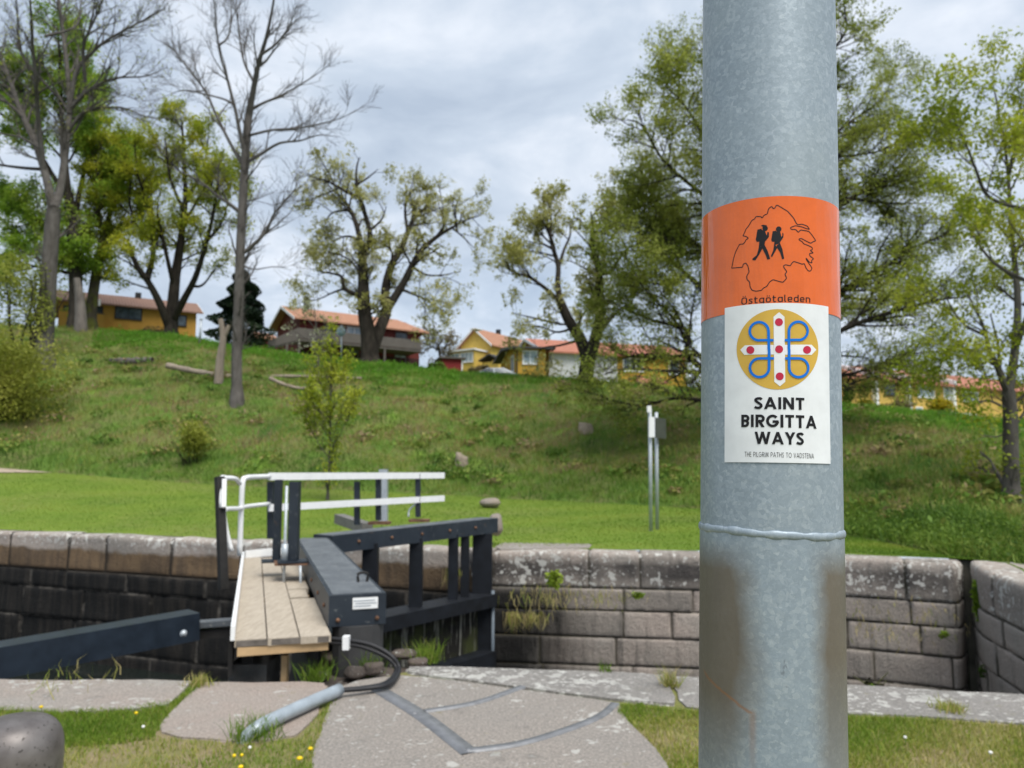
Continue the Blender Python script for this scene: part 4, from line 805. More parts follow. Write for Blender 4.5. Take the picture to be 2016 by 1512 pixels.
def tree(name, label, base, limbs, levels, leaf=None, bk='grey', seed=0, Y=None, cat='tree', group=None, flare=1.5, jit=.3, mult=(2.3, 2.9, 3.6), thin=None):
    """limbs in photograph pixels on the tree's own depth; levels = sprout settings; leaf = (kind, per twig, spread, size)"""
    r = np.random.default_rng(seed); b3 = hit(*base) if Y is None else P(*base, Y); Y = b3[1]
    polys = limb_polys(r, Y, limbs, b3, jit)
    c, rr = polys[0]; rr = rr.copy(); nfl = 3; rr[:nfl] *= np.linspace(flare, 1, nfl); c = np.vstack([c[0] - [0, 0, .6], c]); rr = np.concatenate([[rr[0] * 1.15], rr]); polys[0] = (c, rr)
    al = [(p_, q_, 10 if q_[0] > .12 else 7) for p_, q_ in polys]; cur = polys; last = polys
    for lv, mu in zip(levels, mult):
        new = sprout(r, cur, **{**lv, 'dens': lv['dens'] * mu}); al += [(p_, q_, 5 if q_[0] > .03 else 3) for p_, q_ in new]; last = new; cur = new
    if thin:
        n0 = len(last); keep_ = [not (p_[-1][2] < thin[0] and p_[-1][0] < thin[1]) or r.random() < thin[2] for p_, _ in last]
        al = al[:-n0] + [a_ for a_, k_ in zip(al[-n0:], keep_) if k_]; last = [a_ for a_, k_ in zip(last, keep_) if k_]
    t = thing(name, label, cat, (b3[0], b3[1], b3[2]), group)
    V, f = tubes(al); np_mesh('trunk', V, f, BK[bk], t, True)
    if leaf:
        kind, per, spread, size = leaf
        V, f, tone = leaves_at(r, last, per, spread, size); np_mesh('crown', V, f, LF[kind], t, False, {'tone': ('FACE', tone)})
    return t
lv = lambda dens, lmin, lmax, ang, up, tmin, rf=.6, **k: dict(dens=dens, lmin=lmin, lmax=lmax, ang=ang, up=up, tmin=tmin, rf=rf, **k)
# bare ash
tree('ash_tree', 'tall bare ash standing alone on the bank, without leaves', (467, 796), [
    ([(467, 796), (466, 700), (470, 600), (473, 500), (478, 400), (481, 340), (487, 250), (493, 210)], 11, 7.5),
    ([(490, 230), (500, 171), (511, 118), (524, 75), (536, 18), (545, -40)], 6.5, 1.2), ([(481, 300), (472, 260), (463, 214), (446, 150), (432, 100), (425, 43), (420, -10)], 4.5, .8),
    ([(474, 330), (455, 285), (425, 225), (404, 179), (368, 132), (343, 96), (338, 50)], 4, .6), ([(494, 216), (520, 202), (557, 186), (607, 157), (643, 132)], 3.5, .5),
    ([(487, 272), (536, 256), (590, 252), (661, 236), (700, 219)], 3, .4), ([(480, 322), (514, 303), (550, 282), (590, 277), (629, 266), (668, 270)], 4, .4),
    ([(473, 505), (495, 485), (525, 454), (540, 420), (579, 375), (592, 340)], 4.5, .5), ([(474, 425), (450, 400), (429, 386), (395, 358), (357, 339), (320, 322)], 4.5, .5),
    ([(500, 171), (480, 120), (470, 60), (466, 0)], 3, .6), ([(511, 118), (545, 85), (570, 50), (585, 10)], 3, .5), ([(463, 214), (440, 195), (400, 185), (360, 178), (325, 190)], 2.5, .4), ([(432, 110), (450, 70), (455, 20), (452, -30)], 2.2, .5), ([(473, 520), (500, 530), (540, 525), (565, 530)], 2, .3), ([(478, 395), (510, 390), (545, 375)], 2, .3)],
    [lv(1.7, .9, 2.1, 38, .28, .18, rmin=.010), lv(2.6, .5, 1.3, 42, .2, .2, rmin=.008), lv(2.3, .3, .75, 45, .15, .2, rmin=.007, npts=4)], None, 'twig', 3, mult=(1.7, 1.9, 1.7))
# big two stemmed ash, far left
tree('ash_tree', 'big forked ash at the far left with thin budding twigs', (85, 722), [
    ([(85, 722), (90, 640), (96, 540), (103, 440), (106, 410)], 17, 12.5), ([(104, 420), (93, 357), (71, 286), (39, 214), (18, 153), (0, 107), (-25, 40)], 9, 2),
    ([(106, 412), (118, 375), (130, 290), (137, 200), (129, 107), (116, 0), (110, -60)], 9, 2), ([(137, 205), (150, 143), (180, 105), (214, 77), (271, 46), (320, 20)], 5, .8),
    ([(141, 200), (179, 175), (229, 154), (286, 150), (330, 132)], 4, .6), ([(84, 330), (75, 229), (71, 164), (64, 89), (62, 36), (55, -40)], 5, 1.5), ([(136, 245), (160, 225), (193, 214), (240, 212), (286, 229), (332, 234)], 4, .6),
    ([(39, 214), (10, 200), (-30, 190), (-80, 150)], 4, 1), ([(71, 170), (45, 110), (35, 40), (30, -40)], 3, 1), ([(150, 143), (165, 90), (190, 30), (215, -30)], 4, 1), ([(129, 107), (150, 50), (160, -10)], 3, 1), ([(71, 290), (40, 270), (0, 262), (-40, 240)], 3, .6)],
    [lv(1.3, 1.3, 3.0, 38, .25, .15, rmin=.012), lv(2.3, .5, 1.3, 42, .18, .2, rmin=.009), lv(1.8, .3, .7, 45, .12, .2, rmin=.008, npts=4)], ('bush', .6, .08, .07), 'grey', 5, mult=(1.6, 2.0, 2.0))
# green trees behind at left
tree('maple_tree', 'green broadleaf tree with two dark stems behind the far left ash', (150, 655), [
    ([(150, 655), (149, 560), (143, 460), (135, 380)], 14, 9), ([(140, 420), (128, 320), (120, 220), (118, 120), (112, 40)], 7, 1.5), ([(143, 440), (165, 340), (180, 240), (178, 150)], 6, 1.5), ([(136, 400), (95, 330), (60, 260), (40, 160)], 6, 1.2),
    ([(146, 500), (100, 450), (50, 420), (0, 400)], 5, 1), ([(143, 470), (190, 420), (225, 370), (238, 300)], 5, 1), ([(100, 340), (40, 330), (-20, 320), (-60, 300)], 4, 1), ([(60, 262), (10, 230), (-30, 180)], 3, 1), ([(148, 540), (100, 530), (50, 520), (5, 500)], 4, 1)],
    [lv(.95, 1.5, 3.4, 48, .18, .2), lv(1.7, .6, 1.5, 45, .1, .2, npts=4), lv(1.9, .3, .7, 45, .1, .2, npts=3)], ('linden', 14, .22, .10), 'dark', 8, Y=57)
tree('linden_tree', 'mossy trunked young tree with fresh yellow green leaves left of the yellow house', (178, 652), [
    ([(178, 652), (182, 590), (195, 510), (212, 440)], 11, 8), ([(210, 450), (222, 400), (245, 345), (250, 280)], 6, 1.2), ([(205, 470), (190, 400), (192, 330), (205, 260)], 5, 1.2), ([(195, 510), (225, 470), (250, 445), (270, 440)], 4, 1), ([(190, 530), (165, 480), (150, 420)], 4, 1)],
    [lv(.95, 1.2, 2.6, 48, .18, .15), lv(1.7, .6, 1.3, 45, .1, .2, npts=4), lv(1.7, .3, .7, 45, .1, .2, npts=3)], ('maple', 12, .20, .095), 'moss', 9, Y=59)
tree('maple_tree', 'many stemmed maple with yellow green leaves in front of the left yellow house', (336, 668), [
    ([(336, 668), (338, 630), (341, 590), (346, 540), (354, 490), (360, 440), (365, 390), (362, 300), (358, 240)], 14, 1.8), ([(332, 650), (318, 605), (295, 560), (268, 520), (250, 470)], 9, 3), ([(297, 562), (301, 500), (299, 420), (295, 340)], 6.5, 1.5),
    ([(344, 632), (362, 590), (385, 545), (404, 485), (420, 420), (430, 350)], 8, 1.5), ([(343, 570), (332, 520), (316, 450), (310, 420)], 5, 2), ([(362, 420), (335, 350), (325, 270)], 4, 1), ([(364, 400), (400, 330), (410, 270)], 4, 1), ([(252, 475), (255, 400), (262, 330)], 3.5, 1), ([(295, 400), (270, 340), (265, 280)], 3, 1), ([(375, 562), (400, 560), (430, 520)], 3.5, 1), ([(404, 485), (440, 430), (455, 360)], 3, 1), ([(360, 450), (385, 400), (440, 310)], 3, 1)],
    [lv(.95, 1.3, 3.0, 50, .15, .3), lv(1.5, .6, 1.4, 45, .1, .2, npts=4), lv(1.5, .3, .7, 45, .1, .2, npts=3)], ('maple', 11, .20, .095), 'dark', 12, Y=56, jit=.5)
O3 = lambda pts: [(500 + x / 3.024, 260 + y / 3.024) for x, y in pts]
tree('oak_tree', 'huge old oak with thick dark limbs and sparse leaves before the red house', (728, 715), [
    (O3([(690, 1375), (688, 1290), (680, 1200), (660, 1090), (652, 950), (650, 850), (645, 720)]), 19, 8.5),
    (O3([(645, 730), (625, 610), (595, 510), (560, 440), (515, 378)]), 6.5, 2.5), (O3([(645, 730), (685, 660), (690, 600), (665, 500), (640, 440), (610, 330), (612, 210), (630, 150)]), 7, 1), (O3([(625, 400), (560, 360), (470, 310), (410, 282), (340, 290)]), 4, .8),
    (O3([(720, 1300), (750, 1170), (790, 1060), (782, 940), (820, 790), (880, 690), (930, 560), (975, 490), (1030, 440), (1060, 370)]), 13, 1), (O3([(790, 1050), (840, 980), (890, 900), (950, 780), (1000, 700), (1080, 630), (1140, 590), (1195, 560), (1270, 520), (1340, 500)]), 9.5, 1),
    (O3([(650, 980), (600, 965), (540, 930), (520, 860), (450, 840), (380, 830)]), 6, 1), (O3([(1100, 620), (1130, 560), (1120, 500), (1100, 430)]), 4, .8), (O3([(930, 560), (900, 480), (910, 400), (950, 340)]), 4, .8), (O3([(560, 440), (470, 480), (420, 540)]), 3, .8), (O3([(610, 330), (680, 270), (740, 220)]), 3, .6), (O3([(950, 800), (1030, 850), (1130, 850), (1230, 830)]), 3, .6), (O3([(880, 920), (960, 970), (1050, 1010), (1150, 1080)]), 3, .5), (O3([(1195, 560), (1240, 620), (1320, 700)]), 2.5, .5), (O3([(540, 930), (460, 960), (370, 1000), (300, 990)]), 2.5, .5), (O3([(640, 640), (560, 620), (480, 650), (420, 760)]), 3, .5), (O3([(690, 600), (760, 520), (790, 440)]), 3, .6), (O3([(1180, 565), (1200, 450), (1230, 390)]), 2.5, .6), (O3([(655, 900), (580, 770), (450, 720), (340, 760)]), 2.5, .5)],
    [lv(.9, 1.0, 3.0, 55, .12, .3), lv(2.0, .5, 1.3, 48, .08, .25, npts=4), lv(1.7, .3, .65, 45, .08, .2, npts=3)], ('oak', 5, .10, .085), 'dark', 14, jit=.45, flare=1.25)
O4 = lambda pts: [(980 + x / 3.436, 360 + y / 3.436) for x, y in pts]
tree('oak_tree', 'old oak forking near the ground in front of the white garage', (1150, 752), [
    (O4([(590, 1350), (600, 1260), (600, 1180), (560, 1060), (480, 930), (425, 810)]), 16, 9), (O4([(425, 810), (405, 690), (408, 560), (370, 430), (355, 330), (360, 250), (340, 150)]), 7, 1), (O4([(410, 560), (450, 450), (490, 350), (480, 250)]), 4, 1), (O4([(415, 800), (330, 720), (200, 630), (120, 620), (70, 580)]), 5, .8),
    (O4([(610, 1250), (660, 1050), (690, 900), (690, 700), (678, 550), (640, 430), (645, 290), (630, 200)]), 13, 1.2), (O4([(690, 540), (705, 420), (700, 330)]), 4, 1), (O4([(700, 660), (760, 600), (810, 530), (880, 440), (950, 420)]), 5.5, .8), (O4([(650, 1060), (710, 980), (770, 910), (840, 850), (920, 840)]), 7, 1), (O4([(640, 300), (560, 250), (500, 240)]), 3, .6), (O4([(360, 1000), (270, 920), (180, 900), (100, 880)]), 2.5, .6), (O4([(520, 980), (400, 1010), (280, 970), (130, 960)]), 3, .6), (O4([(645, 300), (720, 220), (760, 150)]), 3, .6), (O4([(560, 1060), (420, 1100), (300, 1120), (250, 1200)]), 3, .5), (O4([(370, 440), (290, 400), (250, 330)]), 3, .6)],
    [lv(.9, 1.0, 2.8, 55, .12, .3), lv(2.0, .5, 1.3, 48, .08, .25, npts=4), lv(1.8, .3, .65, 45, .08, .2, npts=3)], ('oak', 6, .10, .085), 'dark', 15, jit=.45, flare=1.3)
# the big tree behind the pole
tree('alder_tree', 'wide spreading dense tree with low limbs right behind the pole', (1512, 905), [
    ([(1512, 905), (1512, 800), (1508, 700), (1510, 600), (1512, 500), (1514, 380), (1516, 250), (1530, 120), (1535, 0), (1540, -80)], 24, 4),
    ([(1508, 720), (1450, 740), (1382, 722), (1352, 695), (1352, 650), (1286, 631), (1236, 610), (1195, 590)], 9, 1), ([(1400, 730), (1382, 700), (1315, 702), (1227, 698), (1184, 669)], 6, 1), ([(1505, 790), (1440, 795), (1379, 788), (1329, 784), (1271, 797), (1227, 793), (1150, 770)], 6, .8), ([(1450, 745), (1379, 733), (1300, 730), (1227, 727), (1187, 738)], 5, .8),
    ([(1510, 640), (1440, 620), (1352, 540), (1300, 500), (1265, 462), (1225, 420)], 7, 1), ([(1512, 560), (1450, 520), (1382, 488), (1344, 470), (1315, 445), (1290, 410), (1250, 380)], 6, 1), ([(1514, 480), (1450, 430), (1381, 381), (1307, 317), (1265, 249), (1235, 235)], 6, 1), ([(1515, 380), (1450, 330), (1400, 290), (1350, 210), (1310, 170)], 5, .8), ([(1516, 260), (1460, 190), (1410, 130), (1375, 85)], 5, .8),
    ([(1510, 640), (1580, 620), (1654, 574), (1751, 519), (1793, 491), (1850, 465), (1890, 440)], 8, 1), ([(1510, 690), (1590, 680), (1680, 640), (1770, 610), (1850, 590), (1900, 585)], 7, 1), ([(1512, 540), (1600, 450), (1686, 384), (1779, 338), (1830, 300)], 7, 1), ([(1514, 420), (1590, 320), (1660, 250), (1730, 200), (1765, 140)], 6, .8), ([(1516, 270), (1580, 180), (1630, 110), (1665, 60), (1660, 0)], 5, .8), ([(1508, 740), (1590, 745), (1680, 735), (1780, 700), (1860, 690)], 6, .8), ([(1508, 775), (1600, 770), (1660, 760), (1730, 740), (1800, 755)], 4, .6), ([(1530, 120), (1560, 50), (1600, -20)], 3, .8), ([(1660, 570), (1720, 590), (1800, 560)], 4, .8), ([(1686, 384), (1750, 400), (1830, 400)], 4, .8), ([(1352, 540), (1300, 560), (1240, 540)], 4, .8), ([(1382, 488), (1300, 420), (1260, 330)], 3.5, .8), ([(1532, 60), (1500, -20), (1480, -80)], 3, 1), ([(1640, 300), (1720, 300), (1790, 270)], 3, .8), ([(1352, 660), (1320, 620), (1270, 570), (1230, 500)], 3.5, .8)],
    [lv(1.8, .9, 2.4, 44, .10, .12, flat=.75), lv(2.4, .45, 1.05, 44, .05, .15, npts=4, flat=.75), lv(2.0, .25, .55, 42, .04, .15, npts=3, flat=.8)], ('olive', 8.5, .10, .05), 'dark', 21, Y=27, jit=.55, thin=(7.0, 99., .45))
tree('maple_tree', 'grey trunked maple at the right edge with yellow green leaves', (1992, 992), [
    ([(1992, 992), (1990, 900), (1989, 820), (1985, 770)], 15, 12), ([(1986, 780), (1965, 725), (1948, 690), (1935, 640), (1905, 580)], 8, 1.5), ([(1987, 775), (1998, 690), (2004, 600), (1998, 520), (1990, 440), (1983, 324), (1964, 208), (1955, 170)], 9, 1), ([(1998, 690), (2030, 600), (2060, 480), (2080, 350)], 6, 1), ([(1990, 440), (1950, 390), (1920, 330), (1900, 280), (1870, 220)], 4, .8), ([(1983, 330), (2010, 250), (2020, 180)], 4, .8), ([(2003, 560), (1960, 520), (1920, 470), (1880, 400)], 4, .8), ([(1989, 810), (1950, 790), (1910, 790), (1870, 760)], 3, .6), ([(1940, 660), (1900, 640), (1870, 600), (1855, 560)], 3.5, .6), ([(1988, 850), (1960, 860), (1930, 855)], 2, .5), ([(2030, 600), (2080, 560), (2130, 500)], 4, .8), ([(1989, 800), (2030, 770), (2080, 750)], 3.5, .6), ([(1964, 700), (1920, 720), (1880, 710)], 2.5, .5)],
    [lv(1.2, .8, 1.9, 48, .14, .2), lv(2.0, .4, .95, 45, .08, .2, npts=4), lv(1.9, .2, .5, 45, .06, .2, npts=3)], ('lime', 14, .11, .05), 'grey', 23)
tree('young_tree', 'slim young tree on the lawn edge with bright yellow green shoots', (645, 985), [
    ([(645, 985), (647, 930), (650, 860), (651, 790), (652, 700), (655, 640)], 2.6, .5)] + [([(649 , 900 - i * 17), (649 + dx * .5, 870 - i * 17), (649 + dx, 815 - i * 13)], 1., .3) for i, dx in enumerate((-48, 44, -36, 50, -52, 34, -26, 36, -18))],
    [lv(3.2, .4, .9, 30, .45, .1, npts=4), lv(3.5, .2, .5, 35, .3, .1, npts=3)], ('lime', 9, .08, .048), 'grey', 25)
tree('blossoming_sapling', 'thin sapling with pale blossom in front of the red house', (627, 742), [([(627, 742), (626, 690), (622, 640), (618, 600)], 2.2, .5), ([(626, 690), (600, 665), (575, 650)], 1.2, .3), ([(625, 670), (650, 645), (672, 640)], 1.2, .3), ([(622, 650), (600, 620), (590, 600)], 1, .3)], [lv(2.2, .5, 1.1, 50, .1, .15, npts=4), lv(3, .25, .5, 45, .1, .2, npts=3)], ('pale', 2.3, .08, .07), 'grey', 27)
tree('broadleaf_tree', 'low brownish budding tree far behind the red shed', (868, 725), [([(868, 725), (866, 700), (864, 680)], 3, 2), ([(864, 690), (845, 680), (835, 675)], 2, .5), ([(865, 690), (885, 678), (900, 674)], 2, .5)], [lv(1.6, 1.2, 2.2, 50, .2, .1), lv(1.6, .5, 1.1, 45, .1, .2, npts=4)], ('brown', 7, .2, .15), 'dark', 28, Y=82)
# conifer
def blob(name, label, cat, px, py, rx, ry, Y, kind, n, size, seed, cone=False, group=None, stems=6, lumps=9, base=None):
    r = np.random.default_rng(seed); c = P(px, py, Y); a, b = rx * Y / F, ry * Y / F
    if cone:
        z = r.random(n) ** .75; h = 1 - z; an = r.uniform(0, 6.28, n); lay = .78 + .22 * np.sin(z * 34 + an * 2); rr = (1 - z) ** .6 * a * lay * (.55 + .45 * np.sqrt(r.random(n))) * (1 + .2 * np.sin(an * 3 + z * 9))
        C = np.stack([c[0] + rr * np.cos(an), c[1] + rr * np.sin(an), c[2] - b + 2 * b * z], -1)
    else:
        lc = r.normal(size=(lumps, 3)); lc /= np.linalg.norm(lc, axis=1)[:, None]; lc *= .62 * r.random((lumps, 1)) ** .4; lr = r.uniform(.3, .55, lumps); w_ = r.integers(0, lumps, n)
        d = r.normal(size=(n, 3)); d /= np.linalg.norm(d, axis=1)[:, None]; q = lc[w_] + d * (lr[w_] * (.55 + .45 * r.random(n)))[:, None]
        C = c + q * np.array([a, a * .9, b])
    zb = float(zfun(c[0], Y)) if base is None else base
    C = C[C[:, 2] > zb - .05]
    t = thing(name, label, cat, (c[0], c[1], zb), group)
    V, f, tone = leaf_quads(r, C, size, .9); np_mesh('crown', V, f, LF[kind], t, False, {'tone': ('FACE', tone)})
    st_ = []
    for _ in range(stems):
        e_ = c + r.normal(0, .35, 3) * np.array([a, a, b * .5]); s_ = np.array([c[0] + r.normal(0, a * .12), c[1] + r.normal(0, a * .12), zb - .2]); m_ = (s_ + e_) / 2 + r.normal(0, a * .08, 3)
        st_.append((np.array([s_, m_, e_]), np.array([.05, .035, .012]) * max(.5, a / 2), 5))
    V, f = tubes(st_); np_mesh('trunk', V, f, BK['dark'], t, True)
    return t
blob('conifer_tree', 'dark green conifer beside the bare ash, left of the red house', 'tree', 474, 612, 74, 84, 62, 'dark', 20000, .13, 31, cone=True, stems=2)
bb = hit(40, 862)
blob('leafy_shrub', 'large leaning leafy shrub filling the left edge of the bank', 'shrub', -5, 730, 150, 150, bb[1] + 1, 'bush', 21000, .062, 32, stems=16, lumps=22)
blob('leafy_shrub', 'olive green shrub with loose twigs above the left path', 'shrub', 60, 560, 90, 110, 41, 'olive', 4500, .085, 36, stems=10, lumps=10)
q = hit(372, 915); blob('leafy_shrub', 'round olive bush low on the bank left of the gate', 'shrub', 378, 868, 50, 48, q[1], 'bush', 2400, .055, 33, lumps=14)
for i, (lb, x, y, rx, ry, Y, kd, n, sz) in enumerate((('yellow forsythia bush in front of the right yellow houses', 1704, 796, 20, 14, 46, 'yellow', 1500, .06), ('tall yellow green bush by the white door', 1850, 800, 31, 28, 45, 'yellow', 2400, .07), ('pale budding hedge shrub between the white pillars', 1770, 797, 38, 17, 46, 'brown', 1500, .07), ('dark green hedge shrub right beside the pole', 1668, 782, 16, 26, 47, 'green', 1500, .07), ('olive hedge in front of the gabled yellow house', 948, 727, 26, 13, 58, 'brown', 1600, .09), ('green hedge left of the red shed', 862, 724, 26, 12, 66, 'green', 1500, .1), ('brown hedge under the left yellow house windows', 300, 655, 60, 11, 58, 'brown', 2000, .08), ('small green shrub at the red house corner', 815, 722, 14, 14, 56, 'green', 900, .08))):
    blob('garden_shrub', lb, 'shrub', x, y, rx, ry, Y, kd, n, sz, 60 + i, stems=4)
# dead wood
sn = hit(430, 752); Ys = sn[1]
t = thing('dead_tree', 'broken pale dead trunk with a forked top beside the bare ash', 'dead tree', tuple(sn))
V, f = tubes([(catmull([P(430, 756, Ys), P(433, 710, Ys), P(439, 665, Ys), P(434, 628, Ys)], 14), np.linspace(9.5, 5, 13)[:13] * Ys / F if False else np.linspace(9.5, 5, len(catmull([(0, 0, 0)] * 4, 14))) * Ys / F, 9), (catmull([P(438, 668, Ys), P(446, 652, Ys), P(451, 640, Ys)], 8), np.linspace(5, 4, len(catmull([(0, 0, 0)] * 3, 8))) * Ys / F, 7)])
np_mesh('trunk', V, f, BK['dead'], t, True)
Yd = 50.5; t = thing('dead_tree', 'thick split dead trunk with grey bare wood beside the left ash', 'dead tree', tuple(P(158, 682, Yd)))
c_ = catmull([P(158, 690, Yd), P(159, 640, Yd), P(157, 590, Yd), P(151, 548, Yd)], 14); V, f = tube(c_, np.linspace(14.5, 6, len(c_)) * Yd / F, 10); np_mesh('trunk', V, f, bark('dead_grey', (.24, .21, .185), (.13, .115, .10)), t, True)
for i, (lb, pxl, r0, r1) in enumerate((('short grey log lying high on the left of the bank', [(218, 719), (258, 718), (300, 716)], 8, 6), ('rotten brown log lying left of the dead trunk', [(328, 727), (380, 738), (430, 746), (470, 751)], 6, 4.5), ('long pale fallen trunk lying right of the bare ash', [(440, 745), (500, 749), (580, 748), (650, 750), (712, 752)], 4.5, 2), ('crooked pale branch lying below the long fallen trunk', [(530, 752), (560, 765), (590, 772), (612, 770)], 4, 2.5))):
    h_ = hit(*pxl[len(pxl) // 2]); Yl = h_[1]; c_ = catmull([P(x, y, Yl) + np.array([0, 0, .20]) for x, y in pxl], 16); t = thing('fallen_log', lb, 'log', tuple(c_[len(c_) // 2]), 'fallen logs on the bank')
    rr = np.linspace(r0, r1, len(c_)) * Yl / F * (1 + .12 * np.sin(np.arange(len(c_)) * 2.1)); V, f = tube(c_, rr, 9); np_mesh('trunk', V, f, BK['dead'] if i != 0 else BK['twig'], t, True)
h_ = hit(908, 916); stump('pale cut tree stump standing in the bank grass', 908, 917, h_[1], 23, 25, 71)
h_ = hit(1150, 846); stump('short pale stump halfway up the bank below the oak', 1152, 842, h_[1], 26, 10, 72)
# ------------------------------------------------------------------ houses
def siding(name, c, pitch=.14):
    k = NT(name, .75, 0, .3); u = k.node('ShaderNodeTexCoord').outputs['Object']; X, Y, Z = k.xyz(u)
    w_ = k.m('FRACT', k.m('MULTIPLY', k.m('ADD', X, Y), 1 / pitch)); gl = k.rng(k.m('ABSOLUTE', k.m('SUBTRACT', w_, .5)), .38, .48)
    c = np.array(c); cc = k.mix(k.rng(k.noise(1.5, 4, .6, u), .35, .65), tuple(c * .9), tuple(c * 1.07)); k.bump(k.m('MULTIPLY', gl, -1.), .6, .02)
    return k.col(k.mix(k.m('MULTIPLY', gl, .4), cc, tuple(c * .55)))
def tiles(name, c):
    k = NT(name, .8, 0, .3); u = k.node('ShaderNodeTexCoord').outputs['Object']; X, Y, Z = k.xyz(u); c = np.array(c)
    wx = k.m('SINE', k.m('MULTIPLY', X, 26.)); wy = k.m('FRACT', k.m('MULTIPLY', Y, 3.)); k.bump(k.m('ADD', wx, k.m('MULTIPLY', wy, .8)), .6, .03)
    return k.col(k.mix(k.rng(k.noise(5, 5, .6, u), .3, .7), tuple(c * .78), tuple(c * 1.2)))
YEL, YEL2 = siding('yellow_boards', (.50, .295, .04)), siding('light_yellow_boards', (.62, .44, .10))
OCH = siding('ochre_boards', (.44, .245, .045)); RED = siding('falu_red_boards', (.13, .025, .02)); WHI = siding('white_boards', (.52, .53, .54)); DKW = siding('falu_red_shaded', (.045, .014, .013)); GRW = siding('grey_deck_boards', (.11, .098, .088))  # DKW: shaded copy of the red boards, for the wall under the deck
T_OR, T_BR, T_RD, T_DK = tiles('orange_tiles', (.36, .185, .115)), tiles('brown_tiles', (.22, .13, .095)), tiles('red_tiles', (.38, .155, .10)), tiles('dark_roof', (.06, .06, .065))
k = NT('window_glass', .08, 0, .6); GLS = k.col(k.mix(k.rng(k.noise(.8, 3), .4, .6), (.02, .03, .04), (.09, .12, .15)))
k = NT('bright_glass', .12, 0, .6); GLB = k.col(k.mix(k.rng(k.noise(1.2, 3), .4, .6), (.25, .32, .38), (.42, .50, .56)))
TRIM = MAT['white']; BLK = plain('black_metal', (.02, .02, .022), .5)
